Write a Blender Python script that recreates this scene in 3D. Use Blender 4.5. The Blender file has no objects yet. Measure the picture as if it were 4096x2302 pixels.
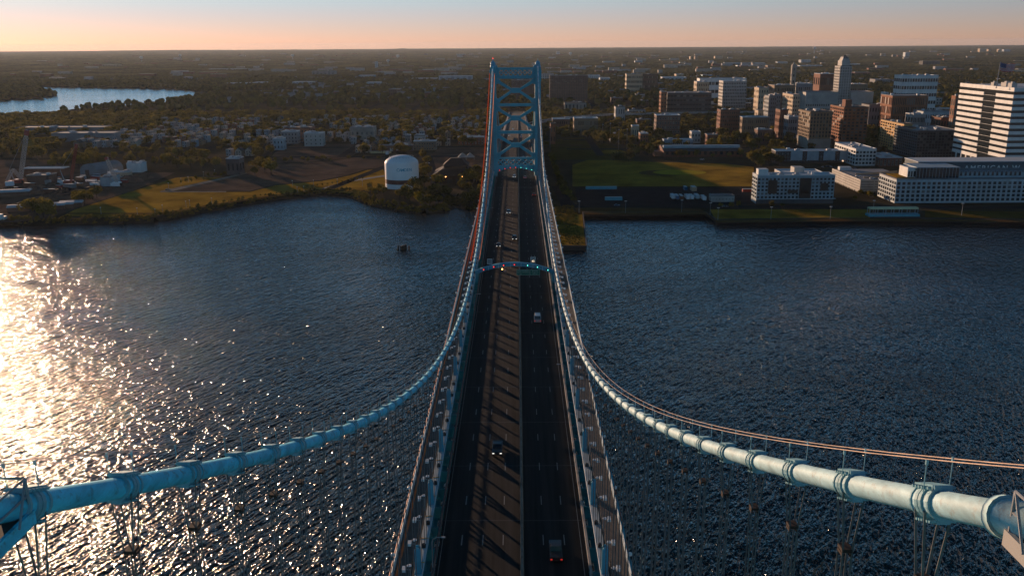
import bpy, bmesh, math, random
import numpy as np
from mathutils import Vector, Matrix, geometry
rnd = random.Random(7); npr = np.random.default_rng(11)
S = bpy.context.scene; COL = S.collection; R = math.radians
# ------------------------------------------------------------------ camera (solved from the photograph)
FPX, PITCH, YAW, ROLL = 3561.01, 0.268126, -0.00736869, 0.00631722
CX, HC = 1.21623, 126.0
def ray(u, v):
    a = (u-2048)/FPX; b = -(v-1151)/FPX; cr, sr = math.cos(ROLL), math.sin(ROLL)
    x = a*cr+b*sr; up = -a*sr+b*cr
    y = math.cos(PITCH)+up*math.sin(PITCH); z = -math.sin(PITCH)+up*math.cos(PITCH)
    cy, sy = math.cos(YAW), math.sin(YAW)
    return Vector((x*cy+y*sy, -x*sy+y*cy, z))
CAMP = Vector((CX, 0, HC))
def G(u, v, z=3.0):                      # survey: the ground point seen at a photo pixel
    d = ray(u, v); return CAMP+d*((z-HC)/d.z)
def AT(u, v, Y):                         # survey: the point seen at a photo pixel at distance Y
    d = ray(u, v); return CAMP+d*(Y/d.y)
cam = bpy.data.cameras.new('camera'); camo = bpy.data.objects.new('camera', cam); COL.objects.link(camo)
f0 = ray(2048, 1151).normalized(); r0 = (ray(3048, 1151)-ray(2048, 1151)).normalized(); u0 = r0.cross(f0)
camo.matrix_world = Matrix(((r0.x, u0.x, -f0.x, CX), (r0.y, u0.y, -f0.y, 0), (r0.z, u0.z, -f0.z, HC), (0, 0, 0, 1)))
cam.sensor_width = 36; cam.lens = FPX/4096*36; cam.clip_start = .5; cam.clip_end = 60000
S.camera = camo
# ------------------------------------------------------------------ light
SUN_EL, SUN_AZ = 6.0, -35.5            # azimuth measured from +Y, negative = left
world = bpy.data.worlds.new('World'); S.world = world; world.use_nodes = True
wn = world.node_tree; wn.nodes.clear()
wo = wn.nodes.new('ShaderNodeOutputWorld'); bg = wn.nodes.new('ShaderNodeBackground'); sk = wn.nodes.new('ShaderNodeTexSky')
sk.sky_type = 'NISHITA'; sk.sun_disc = False; sk.sun_elevation = R(SUN_EL); sk.sun_rotation = R(SUN_AZ)
sk.air_density = .65; sk.dust_density = .03; sk.ozone_density = 1.2; sk.altitude = 100
bg.inputs['Strength'].default_value = .10
tint = wn.nodes.new('ShaderNodeMixRGB'); tint.blend_type = 'MULTIPLY'; tint.inputs[0].default_value = 1
tc = wn.nodes.new('ShaderNodeTexCoord'); sep = wn.nodes.new('ShaderNodeSeparateXYZ'); cr_ = wn.nodes.new('ShaderNodeValToRGB')   # added tint by elevation: rosy low, boosted blue higher, dimmed overhead to steer fill light
wn.links.new(tc.outputs['Generated'], sep.inputs[0]); wn.links.new(sep.outputs['Z'], cr_.inputs[0]); wn.links.new(cr_.outputs[0], tint.inputs[2])
e = cr_.color_ramp.elements; e[0].position = 0; e[0].color = (.86, .56, .74, 1); e[1].position = .5; e[1].color = (.30, .58, .70, 1)
e = cr_.color_ramp.elements.new(.03); e.color = (.84, .68, .90, 1); e = cr_.color_ramp.elements.new(.065); e.color = (.80, .90, 1.06, 1); e = cr_.color_ramp.elements.new(.13); e.color = (.78, 1.40, 1.85, 1); e = cr_.color_ramp.elements.new(.28); e.color = (.48, .96, 1.16, 1)
wn.links.new(sk.outputs[0], tint.inputs[1]); wn.links.new(tint.outputs[0], bg.inputs[0]); wn.links.new(bg.outputs[0], wo.inputs[0])
sl = bpy.data.lights.new('sun', 'SUN'); so = bpy.data.objects.new('sun', sl); COL.objects.link(so)
sl.energy = 4.8; sl.angle = R(.5); sl.color = (1, .64, .40)
sd = Vector((math.sin(R(SUN_AZ))*math.cos(R(SUN_EL)), math.cos(R(SUN_AZ))*math.cos(R(SUN_EL)), math.sin(R(SUN_EL))))
so.rotation_euler = sd.to_track_quat('Z', 'Y').to_euler(); so.location = (-300, 300, 200)
S.view_settings.view_transform = 'Standard'; S.view_settings.look = 'None'; S.view_settings.gamma = 1
S.view_settings.exposure = .15
S.cycles.volume_step_rate = 10; S.cycles.max_bounces = 5; S.cycles.transparent_max_bounces = 6; S.cycles.volume_bounces = 0
# ------------------------------------------------------------------ materials
def mat(name, col, rough=.75, metal=0, var=.2, scale=.3, stretch=(1, 1, 1), bump=0, emit=None, es=0, spec=None, col2=None, trans=0, detail=4, turf=0, stain=None):
    m = bpy.data.materials.new(name); m.use_nodes = True; t = m.node_tree; b = t.nodes['Principled BSDF']
    b.inputs['Roughness'].default_value = rough; b.inputs['Metallic'].default_value = metal
    if spec is not None: b.inputs['Specular IOR Level'].default_value = spec
    if var or col2:
        g = t.nodes.new('ShaderNodeNewGeometry'); mp = t.nodes.new('ShaderNodeMapping'); n = t.nodes.new('ShaderNodeTexNoise'); r = t.nodes.new('ShaderNodeValToRGB')
        mp.inputs['Scale'].default_value = stretch; n.inputs['Scale'].default_value = scale; n.inputs['Detail'].default_value = detail; n.inputs['Roughness'].default_value = .65
        a = tuple(max(0, c*(1-var)) for c in col); c2 = col2 or tuple(min(1, c*(1+var)) for c in col)
        r.color_ramp.elements[0].position = .33; r.color_ramp.elements[1].position = .67
        r.color_ramp.elements[0].color = (*a, 1); r.color_ramp.elements[1].color = (*c2, 1)
        L = t.links.new
        L(g.outputs['Position'], mp.inputs[0]); L(mp.outputs[0], n.inputs[0]); L(n.outputs[0], r.inputs[0]); L(r.outputs[0], b.inputs['Base Color'])
        if bump:
            bm = t.nodes.new('ShaderNodeBump'); bm.inputs['Strength'].default_value = bump; bm.inputs['Distance'].default_value = 1/scale*.1
            L(n.outputs[0], bm.inputs['Height']); L(bm.outputs[0], b.inputs['Normal'])
        if stain:                                 # rust and grime in patches
            n3 = t.nodes.new('ShaderNodeTexNoise'); n3.inputs['Scale'].default_value = stain[3]; n3.inputs['Detail'].default_value = 6; n3.inputs['Roughness'].default_value = .7; r3 = t.nodes.new('ShaderNodeValToRGB'); r3.color_ramp.elements[0].position = .54; r3.color_ramp.elements[1].position = .72
            m3 = t.nodes.new('ShaderNodeMixRGB'); m3.inputs[2].default_value = (*stain[:3], 1); L(g.outputs['Position'], n3.inputs[0]); L(n3.outputs[0], r3.inputs[0]); L(r3.outputs[0], m3.inputs[0]); L(r.outputs[0], m3.inputs[1]); L(m3.outputs[0], b.inputs['Base Color'])
        if turf:                                  # blades, clods and leaves that catch a low sun
            n2 = t.nodes.new('ShaderNodeTexNoise'); n2.inputs['Scale'].default_value = 1.6; n2.inputs['Detail'].default_value = 3
            b2 = t.nodes.new('ShaderNodeBump'); b2.inputs['Strength'].default_value = 1; b2.inputs['Distance'].default_value = turf
            L(g.outputs['Position'], n2.inputs[0]); L(n2.outputs[0], b2.inputs['Height']); L(b2.outputs[0], b.inputs['Normal'])
        if trans:
            tr = t.nodes.new('ShaderNodeBsdfTranslucent'); mx = t.nodes.new('ShaderNodeMixShader'); mx.inputs[0].default_value = trans
            L(r.outputs[0], tr.inputs[0]); L(b.outputs[0], mx.inputs[1]); L(tr.outputs[0], mx.inputs[2]); L(mx.outputs[0], t.nodes['Material Output'].inputs[0])
    else: b.inputs['Base Color'].default_value = (*col, 1)
    if emit: b.inputs['Emission Color'].default_value = (*emit, 1); b.inputs['Emission Strength'].default_value = es
    return m
M = {}
def mm(k, *a, **kw): M[k] = mat(k, *a, **kw)
mm('blue', (.05, .32, .46), .5, var=.12, scale=.5); mm('blue_dark', (.04, .34, .43), .5, var=.15, scale=.2)
mm('cable', (.10, .62, .82), .6, var=.25, scale=1.6, stretch=(1, .25, 1), bump=.35, stain=(.10, .16, .17, 2.2)); mm('cable_right', (.42, .64, .68), .6, var=.25, scale=1.8, stretch=(1, .25, 1), bump=.35, stain=(.34, .38, .36, 2.2))  # left cable made bluer: its sky-lit shade is put into the colour
mm('band', (.22, .42, .48), .5, var=.15, scale=2); mm('rust', (.035, .018, .012), .8, var=.3, scale=2); mm('rope_steel', (.145, .14, .135), .7, var=.3, scale=1.5)
mm('rope_orange', (.62, .40, .28), .6, var=.3, scale=1.2); mm('chord', (.50, .60, .64), .6, var=.12, scale=.4); mm('asphalt', (.024, .024, .024), .92, var=.5, scale=.35, stretch=(2, .05, 1), spec=.15)
mm('road_land', (.035, .035, .037), .9, var=.25, scale=.08, spec=0); mm('walk', (.115, .10, .09), .9, var=.2, scale=.4); mm('line', (.55, .56, .56), .8, var=.2, scale=1)
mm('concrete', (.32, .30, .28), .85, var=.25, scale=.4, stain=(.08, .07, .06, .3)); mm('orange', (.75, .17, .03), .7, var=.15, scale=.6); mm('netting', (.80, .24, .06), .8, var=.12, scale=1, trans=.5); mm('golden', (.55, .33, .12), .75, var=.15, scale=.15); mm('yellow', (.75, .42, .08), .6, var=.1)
mm('red_pipe', (.55, .12, .06), .6, var=.25, scale=.5); mm('dark', (.02, .02, .022), .6, var=.2); mm('lampwhite', (.7, .72, .72), .4, var=.05)
mm('globe', (.75, .75, .72), .25, var=0); mm('glass', (.012, .018, .024), .12, var=0, spec=.5); mm('blind', (.10, .10, .095), .4, var=.2, scale=.2); mm('sign_green', (.01, .14, .085), .5, var=.05)
mm('sign_text', (.35, .5, .42), .6, var=0); mm('white', (.60, .60, .58), .6, var=.14, scale=.12, stretch=(1, 1, .3)); mm('offwhite', (.37, .35, .32), .7, var=.18, scale=.1)
mm('cream', (.46, .34, .22), .75, var=.1, scale=.1); mm('rust_red', (.22, .05, .03), .8, var=.3, scale=1); mm('tan', (.22, .145, .085), .8, var=.15, scale=.12); mm('brick', (.19, .07, .038), .85, var=.25, scale=.15)
mm('brick_brown', (.15, .075, .05), .85, var=.25, scale=.15); mm('brick_orange', (.26, .095, .042), .85, var=.2, scale=.15); mm('greyblue', (.16, .19, .21), .7, var=.15, scale=.1)
mm('grey', (.22, .22, .22), .8, var=.15, scale=.1); mm('darkgrey', (.06, .062, .065), .8, var=.2, scale=.1); mm('darkbrown', (.045, .028, .022), .85, var=.25, scale=.15)
mm('roof_white', (.48, .52, .54), .8, var=.12, scale=.08); mm('roof_dark', (.05, .05, .052), .9, var=.3, scale=.08); mm('roof_grey', (.2, .2, .205), .85, var=.25, scale=.06)
mm('panel', (.26, .34, .38), .6, var=.2, scale=.1); mm('tank', (.85, .86, .86), .55, var=.06, scale=.08, stretch=(1, 1, .15)); mm('maroon', (.12, .03, .025), .6, var=.1)
mm('tankblue', (.05, .38, .52), .6, var=0); mm('grass', (.26, .15, .022), .95, var=.3, scale=.03, col2=(.46, .27, .04), spec=0, turf=0.8)
mm('grass_dark', (.11, .075, .016), .95, var=.35, scale=.04, spec=0, turf=0.8); mm('grass_bright', (.42, .31, .03), .95, var=.15, scale=.1, spec=0, turf=0.8); mm('grass_dry', (.16, .12, .035), .95, var=.3, scale=.02, spec=0, turf=0.8)
mm('dirt', (.12, .085, .065), .95, var=.3, scale=.04, spec=0, turf=0.35); mm('dirt_brown', (.13, .075, .03), .95, var=.25, scale=.05, spec=0, turf=0.3); mm('path', (.30, .25, .2), .9, var=.2, scale=.1, spec=0, turf=0.1); mm('line', (.22, .23, .23), .8, var=.2, scale=1); mm('barrier', (.26, .21, .17), .9, var=.35, scale=.5, spec=.1); mm('wall_grey', (.30, .30, .30), .8, var=.15, scale=.1); mm('wall_cream', (.33, .29, .24), .8, var=.15, scale=.1); mm('wall_blue', (.24, .28, .30), .8, var=.15, scale=.1); mm('led', (.8, .6, .4), .3, var=0, emit=(1, .8, .55), es=.9); mm('slab', (.05, .075, .09), .7, var=.1, scale=.1); mm('front_white', (.36, .42, .45), .6, var=.15, scale=.15, stretch=(1, 1, .3)); mm('far_white', (.42, .45, .46), .8, var=.1, scale=.05)
mm('land', (.035, .034, .020), .95, var=.35, scale=.012, col2=(.10, .078, .05), spec=0, turf=0.5); mm('bank', (.028, .026, .018), .95, var=.4, scale=.3, spec=0)
mm('leaf', (.060, .058, .014), .85, var=.4, scale=.045, col2=(.21, .165, .03), trans=.45, spec=0); mm('leaf_gold', (.18, .14, .02), .85, var=.3, scale=.06, trans=.3, spec=0)
mm('bark', (.05, .035, .025), .95, var=.2, scale=1); mm('farleaf', (.065, .068, .030), .95, var=.45, scale=.004, col2=(.20, .165, .065), spec=0, turf=0.8, detail=8)
mm('wood', (.05, .035, .025), .9, var=.3, scale=.6); mm('car_silver', (.35, .37, .38), .35, metal=.3, var=0); mm('car_white', (.7, .7, .7), .35, var=0); mm('car_black', (.02, .02, .022), .3, var=0)
mm('car_red', (.3, .04, .03), .35, var=0); mm('car_blue', (.04, .12, .22), .35, var=0); mm('plank', (.07, .055, .05), .8, var=.3, scale=3, stretch=(1, 6, 1)); mm('teal_roof', (.05, .30, .38), .6, var=.1)
mm('metal_grey', (.3, .31, .32), .5, var=.2, scale=1); mm('stone', (.28, .25, .21), .85, var=.2, scale=.1); mm('flag_red', (.6, .05, .05), .7, var=0); mm('flag_blue', (.03, .04, .15), .7, var=0)
mm('sig_red', (.3, .02, .02), .5, var=0, emit=(1, .04, .03), es=2.2); mm('sig_green', (.02, .3, .25), .5, var=0, emit=(.15, 1, .8), es=2)
mm('headlight', (.8, .8, .8), .3, var=0, emit=(1, .93, .8), es=1.1); mm('taillight', (.4, .02, .02), .3, var=0, emit=(1, .05, .03), es=.5); mm('lamp_warm', (.8, .4, .1), .3, var=0, emit=(1, .42, .1), es=14)
mm('yellow_sign', (.6, .55, .3), .6, var=.1)
WK = 1.38
def water_mat(name, k):
    m = bpy.data.materials.new(name); m.use_nodes = True; t = m.node_tree; b = t.nodes['Principled BSDF']; L = t.links.new; N = t.nodes.new
    b.inputs['Base Color'].default_value = (.001, .008, .012, 1); b.inputs['Roughness'].default_value = .085; b.inputs['IOR'].default_value = 1.33
    g = N('ShaderNodeNewGeometry'); prev = None; bumps = []
    for sc, st, az, dist, detail in ((.04, 2.4, 28, 1.0, 1), (.15, 3.4, 27, 1.35, 1), (.40, 3.0, 20, .60, 1), (1.0, 2.0, 34, .11, 0)):
        r = N('ShaderNodeVectorRotate'); r.rotation_type = 'Z_AXIS'; r.inputs['Angle'].default_value = R(az); mp = N('ShaderNodeMapping'); mp.inputs['Scale'].default_value = (st, 1, 1)
        n = N('ShaderNodeTexNoise'); n.inputs['Scale'].default_value = sc; n.inputs['Detail'].default_value = detail; n.inputs['Roughness'].default_value = .55; n.inputs['Distortion'].default_value = .4
        bm = N('ShaderNodeBump'); bm.inputs['Strength'].default_value = 1; bm.inputs['Distance'].default_value = dist*k
        L(g.outputs['Position'], r.inputs[0]); L(r.outputs[0], mp.inputs[0]); L(mp.outputs[0], n.inputs[0]); L(n.outputs[0], bm.inputs['Height'])
        if prev: L(prev.outputs[0], bm.inputs['Normal'])
        prev = bm; bumps.append(bm)
    pn = N('ShaderNodeTexNoise'); pn.inputs['Scale'].default_value = .011; pn.inputs['Detail'].default_value = 4; pm = N('ShaderNodeMapping'); pm.inputs['Scale'].default_value = (.6, 1.6, 1); mr = N('ShaderNodeMapRange')   # wind lanes and slicks
    mr.inputs['From Min'].default_value = .35; mr.inputs['From Max'].default_value = .65; mr.inputs['To Min'].default_value = .72; mr.inputs['To Max'].default_value = 1.1
    L(g.outputs['Position'], pm.inputs[0]); L(pm.outputs[0], pn.inputs[0]); L(pn.outputs[0], mr.inputs[0])
    for bb in bumps[1:]: L(mr.outputs[0], bb.inputs['Strength'])
    L(prev.outputs[0], b.inputs['Normal']); M[name] = m
water_mat('water', WK); water_mat('water_calm', .22)
# ------------------------------------------------------------------ mesh builder
class MB:
    def __init__(s): s.v = []; s.f = []; s.m = []
    def poly(s, pts, mi=0): n = len(s.v); s.v += [tuple(p) for p in pts]; s.f.append(tuple(range(n, n+len(pts)))); s.m.append(mi); return s
    def hexa(s, p, mi=0):
        n = len(s.v); s.v += [tuple(q) for q in p]
        for q in ((0, 3, 2, 1), (4, 5, 6, 7), (0, 1, 5, 4), (1, 2, 6, 5), (2, 3, 7, 6), (3, 0, 4, 7)): s.f.append(tuple(n+i for i in q)); s.m.append(mi)
        return s
    def box(s, x0, y0, z0, x1, y1, z1, mi=0, tx=0, ty=0):   # tx, ty shrink the top
        return s.hexa([(x0, y0, z0), (x1, y0, z0), (x1, y1, z0), (x0, y1, z0), (x0+tx, y0+ty, z1), (x1-tx, y0+ty, z1), (x1-tx, y1-ty, z1), (x0+tx, y1-ty, z1)], mi)
    def beam(s, p, q, w, h=None, mi=0, up=(0, 0, 1)):
        h = h or w; p = Vector(p); q = Vector(q); d = (q-p).normalized(); u = Vector(up)
        if abs(d.dot(u)) > .97: u = Vector((0, 1, 0))
        r = d.cross(u).normalized()*w/2; u = r.cross(d).normalized()*h/2
        return s.hexa([p-r-u, p+r-u, p+r+u, p-r+u, q-r-u, q+r-u, q+r+u, q-r+u], mi)
    def tube(s, pts, r, n=8, mi=0, cap=True):
        P = [Vector(p) for p in pts]; rr = r if isinstance(r, (list, tuple)) else [r]*len(P); b = len(s.v)
        for i, p in enumerate(P):
            d = (P[min(i+1, len(P)-1)]-P[max(i-1, 0)]).normalized(); a = Vector((1, 0, 0)) if abs(d.x) < .9 else Vector((0, 1, 0))
            e = d.cross(a).normalized(); g = d.cross(e)
            for k in range(n): an = 2*math.pi*k/n; s.v.append(tuple(p+e*math.cos(an)*rr[i]+g*math.sin(an)*rr[i]))
        for i in range(len(P)-1):
            for k in range(n): k2 = (k+1) % n; s.f.append((b+i*n+k, b+i*n+k2, b+(i+1)*n+k2, b+(i+1)*n+k)); s.m.append(mi)
        if cap: s.f.append(tuple(b+k for k in range(n))); s.m.append(mi); s.f.append(tuple(b+(len(P)-1)*n+k for k in range(n))[::-1]); s.m.append(mi)
        return s
    def lathe(s, prof, c=(0, 0, 0), n=24, mi=0):
        b = len(s.v)
        for r, z in prof:
            for k in range(n): a = 2*math.pi*k/n; s.v.append((c[0]+r*math.cos(a), c[1]+r*math.sin(a), c[2]+z))
        for i in range(len(prof)-1):
            for k in range(n): k2 = (k+1) % n; s.f.append((b+i*n+k, b+i*n+k2, b+(i+1)*n+k2, b+(i+1)*n+k)); s.m.append(mi)
        return s
    def prism(s, pts, z0, z1, mi=0):
        n = len(pts); b = len(s.v); s.v += [(x, y, z0) for x, y in pts]+[(x, y, z1) for x, y in pts]
        s.f.append(tuple(b+n+i for i in range(n))); s.m.append(mi); s.f.append(tuple(b+i for i in range(n))[::-1]); s.m.append(mi)
        for i in range(n): j = (i+1) % n; s.f.append((b+i, b+j, b+n+j, b+n+i)); s.m.append(mi)
        return s
    def plate(s, pts, y0, y1, mi=0):                       # outline in x-z, thickness in y
        n = len(pts); b = len(s.v); s.v += [(x, y0, z) for x, z in pts]+[(x, y1, z) for x, z in pts]
        s.f.append(tuple(b+i for i in range(n))); s.m.append(mi); s.f.append(tuple(b+n+i for i in range(n))[::-1]); s.m.append(mi)
        for i in range(n): j = (i+1) % n; s.f.append((b+i, b+n+i, b+n+j, b+j)); s.m.append(mi)
        return s
    def mesh(s, name, mats, smooth=False):
        me = bpy.data.meshes.new(name); me.from_pydata(s.v, [], s.f)
        for k in ([mats] if isinstance(mats, str) else mats): me.materials.append(M[k])
        if any(s.m): me.polygons.foreach_set('material_index', s.m)
        if smooth: me.shade_smooth()
        me.update(); return me
    def build(s, name, mats, parent=None, smooth=False): return put(name, s.mesh(name, mats, smooth), parent)
def put(name, me, parent=None, loc=None, rz=0):
    o = bpy.data.objects.new(name, me); COL.objects.link(o)
    if parent: o.parent = parent
    if loc is not None: o.location = loc
    if rz: o.rotation_euler = (0, 0, rz)
    return o
def tag(o, label=None, cat=None, group=None, kind=None):
    if label: o['label'] = label
    if cat: o['category'] = cat
    if group: o['group'] = group
    if kind: o['kind'] = kind
    return o
def thing(name, label, cat, loc=(0, 0, 0), rz=0, group=None): return tag(put(name, None, None, loc, rz), label, cat, group)
def struct(name, mb, m, smooth=False): return tag(mb.build(name, m, None, smooth), kind='structure')
KIDS = {}
def kids(o):
    if o.name not in KIDS: KIDS[o.name] = [c for c in COL.objects if c.parent == o]
    return KIDS[o.name]
def dup(root, loc, rz=0, label=None, group=None, scale=None, swap=None):
    r = root.copy(); COL.objects.link(r); r.location = loc; r.rotation_euler = (0, 0, rz)
    if label: r['label'] = label
    if group: r['group'] = group
    if scale: r.scale = scale
    for ch in kids(root):
        c = ch.copy(); COL.objects.link(c); c.parent = r
        for gc in kids(ch): d = gc.copy(); COL.objects.link(d); d.parent = c
    return r
def setm(o, k): o.data = o.data.copy(); o.data.materials[0] = M[k]
SUBS = {}
# ------------------------------------------------------------------ water, land
MB().poly([(-30000, -4000, 0), (30000, -4000, 0), (30000, 1100, 0), (-30000, 1100, 0)]).build('river_water', 'water'); tag(COL.objects['river_water'], kind='structure')
shoreL = [(-9000, 300), (-3000, 480), (-900, 600), (-520, 628)]+[tuple(G(u, v, 0)[:2]) for u, v in ((0, 893), (100, 897), (250, 893), (500, 890), (620, 884), (700, 870), (800, 848), (900, 830), (1020, 808), (1150, 790), (1280, 775), (1400, 778), (1450, 800), (1500, 818), (1600, 840), (1700, 850), (1770, 846), (1800, 820), (1812, 800), (1838, 800), (1850, 830), (1900, 840), (1960, 838))]
shoreR = [(-6, 690), (20, 675), (24, 661), (25, 548), (44, 546), (50, 661), (142, 661), (144, 631), (260, 636), (361, 624), (380, 612), (900, 600), (3000, 520), (9000, 300)]
shore = shoreL+shoreR
outer = [(26000, 2000), (26000, 22500), (-26000, 22500), (-26000, 2000)]
ZL = 3.0
def flat(name, pts, z, m, kind='structure'):
    tri = geometry.tessellate_polygon([[Vector((x, y, 0)) for x, y in pts]]); mb = MB(); mb.v = [(x, y, z) for x, y in pts]
    for t in tri:
        a, b, c = [Vector(mb.v[i]) for i in t]; t = tuple(t) if (b-a).cross(c-a).z > 0 else tuple(t)[::-1]
        mb.f.append(t); mb.m.append(0)
    o = mb.build(name, m); o['kind'] = kind; return o
flat('ground', shore+outer, ZL, 'land')
mb = MB()
for (x0, y0), (x1, y1) in zip(shoreL, shoreL[1:]):
    n = Vector((y1-y0, x0-x1, 0)).normalized()*6
    mb.poly([(x0+n.x, y0+n.y, -.5), (x1+n.x, y1+n.y, -.5), (x1, y1, ZL), (x0, y0, ZL)])
struct('river_bank', mb, 'bank')
mb = MB()
for (x0, y0), (x1, y1) in zip(shoreR, shoreR[1:]):
    mb.poly([(x0, y0, -1), (x1, y1, -1), (x1, y1, ZL), (x0, y0, ZL)])
    d = Vector((x1-x0, y1-y0, 0)); n = Vector((-d.y, d.x, 0)).normalized()*.35
    mb.hexa([(x0-n.x, y0-n.y, ZL-.6), (x1-n.x, y1-n.y, ZL-.6), (x1+n.x, y1+n.y, ZL-.6), (x0+n.x, y0+n.y, ZL-.6), (x0-n.x, y0-n.y, ZL+.3), (x1-n.x, y1-n.y, ZL+.3), (x1+n.x, y1+n.y, ZL+.3), (x0+n.x, y0+n.y, ZL+.3)])
tag(mb.build('sea_wall', 'darkbrown'), 'low dark sea wall edging the right hand waterfront and pier', 'sea wall')
GP = lambda pts, z=ZL: [tuple(G(u, v, z)[:2]) for u, v in pts]
chan = GP([(-300, 500), (0, 470), (60, 470), (120, 466), (190, 455), (290, 437), (430, 426), (530, 424), (620, 413), (660, 409), (740, 400), (860, 383), (760, 363), (680, 358), (590, 356), (500, 353), (350, 352), (240, 349), (150, 345), (158, 355), (165, 366), (225, 381), (214, 386), (170, 394), (80, 400), (0, 405), (-300, 425)])
flat('river_channel', chan, ZL+.3, 'water_calm')
zones = []                                # polygons kept clear of trees
def sheet(name, px, z, m, clear=True):
    p = GP(px)
    if clear: zones.append(p)
    return flat(name, p, ZL+z, m)
sheet('park_lawn', [(255, 862), (300, 838), (420, 800), (560, 755), (700, 712), (770, 706), (900, 712), (680, 764), (905, 768), (1000, 768), (1100, 742), (1290, 724), (1400, 702), (1470, 680), (1530, 676), (1548, 700), (1545, 742), (1400, 772), (1290, 764), (1150, 779), (900, 815), (640, 858), (500, 872)], .05, 'grass')
sheet('gravel_lot', [(690, 760), (905, 712), (990, 690), (1070, 660), (1320, 645), (1420, 630), (1540, 622), (1545, 670), (1470, 675), (1390, 700), (1290, 720), (1100, 738), (1000, 764), (905, 764)], .1, 'dirt')
sheet('vacant_lot', [(1060, 655), (1110, 600), (1200, 575), (1400, 575), (1470, 590), (1400, 628), (1320, 642)], .1, 'dirt')
sheet('vacant_lot', [(1700, 640), (1760, 590), (1960, 590), (1960, 690), (1750, 690)], .1, 'dirt')
sheet('park_path', [(640, 769), (905, 769), (905, 765), (690, 765), (990, 694), (985, 690), (640, 765)], .15, 'path')
sheet('park_path', [(1290, 752), (1400, 722), (1540, 700), (1540, 706), (1400, 728), (1292, 758)], .15, 'roof_dark')
sheet('shore_path', [(640, 852), (900, 809), (1150, 773), (1290, 757), (1300, 760), (1150, 778), (900, 814), (640, 857), (270, 856), (275, 852)], .15, 'dirt_brown')
sheet('yard_ground', [(-100, 890), (0, 760), (0, 640), (200, 640), (560, 690), (700, 690), (560, 752), (300, 835), (200, 870), (60, 890)], .08, 'dirt')
sheet('pasture', [(830, 372), (1000, 362), (1400, 352), (1440, 362), (1200, 372), (1010, 382), (900, 384), (800, 382)], .1, 'grass_dry')
sheet('pasture', [(20, 600), (120, 592), (235, 560), (180, 548), (110, 550), (105, 580)], .1, 'grass')
sheet('playing_field', [(2290, 745), (3015, 745), (3015, 668), (2900, 655), (2620, 648), (2450, 640), (2350, 640), (2290, 660)], .05, 'grass')
sheet('ball_field', [(2200, 562), (2330, 548), (2470, 590), (2540, 640), (2350, 638), (2210, 640)], .05, 'grass_dark')
sheet('parking_lot', [(2300, 752), (3015, 750), (3015, 818), (2310, 818)], .1, 'road_land')
sheet('riverfront_road', [(2280, 818), (4500, 826), (4500, 838), (2280, 829)], .15, 'road_land')
sheet('promenade', [(2300, 832), (2800, 836), (2830, 852), (2850, 880), (3500, 874), (4096, 880), (4500, 884), (4500, 893), (3500, 883), (2870, 890), (2826, 858), (2310, 858)], .1, 'dirt_brown')
sheet('river_lawn', [(2840, 838), (3480, 838), (3480, 872), (2860, 876)], .15, 'grass')
sheet('river_lawn', [(3700, 842), (4400, 850), (4400, 876), (3700, 870)], .15, 'grass_dark')
sheet('side_street', [(2205, 745), (2250, 745), (2310, 832), (2250, 832)], .2, 'road_land')
ell = lambda cx, cy, rx, ry, n=28: [(cx+rx*math.cos(2*math.pi*k/n), cy+ry*math.sin(2*math.pi*k/n)) for k in range(n)]
c1 = G(2655, 692)
flat('infield_dirt', ell(c1.x, c1.y, 24, 20), ZL+.12, 'dirt_brown')
c1 = G(2718, 690)
flat('bright_infield_grass', ell(c1.x, c1.y, 26, 17), ZL+.18, 'grass_bright')
c1 = G(2280, 582); flat('infield_dirt', ell(c1.x, c1.y, 20, 16), ZL+.12, 'dirt_brown')
c1 = G(2455, 608); flat('bright_infield_grass', ell(c1.x, c1.y, 14, 18), ZL+.15, 'grass')
flat('pier_grass', [(25.6, 548.6), (43.4, 546.6), (49.3, 661), (24.6, 661)], ZL+.1, 'grass')
# streets of the two quarters
streets = []
def street(x0, y0, x1, y1, w):
    d = Vector((x1-x0, y1-y0, 0)).normalized(); n = Vector((-d.y, d.x, 0))*w/2
    p = [(x0-n.x, y0-n.y), (x1-n.x, y1-n.y), (x1+n.x, y1+n.y), (x0+n.x, y0+n.y)]
    streets.append(p); return p
mb = MB()
for x in (-470, -380, -290, -200, -110, 95, 150, 215, 290, 400, 520): p = street(x, 1010, x*1.02, 2300, 9); mb.poly([(a, b, ZL+.11) for a, b in p])
for y in (1010, 1105, 1200, 1310, 1430, 1560, 1700): p = street(-620, y, -38, y, 9); mb.poly([(a, b, ZL+.13) for a, b in p])
for y in (1075, 1180, 1300, 1450, 1600): p = street(60, y, 900, y+10, 10); mb.poly([(a, b, ZL+.13) for a, b in p])
p = street(-60, 700, -100, 1010, 9); mb.poly([(a, b, ZL+.15) for a, b in p]); p = street(-165, 780, -120, 1010, 9); mb.poly([(a, b, ZL+.15) for a, b in p])
struct('city_streets', mb, 'road_land')
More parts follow.
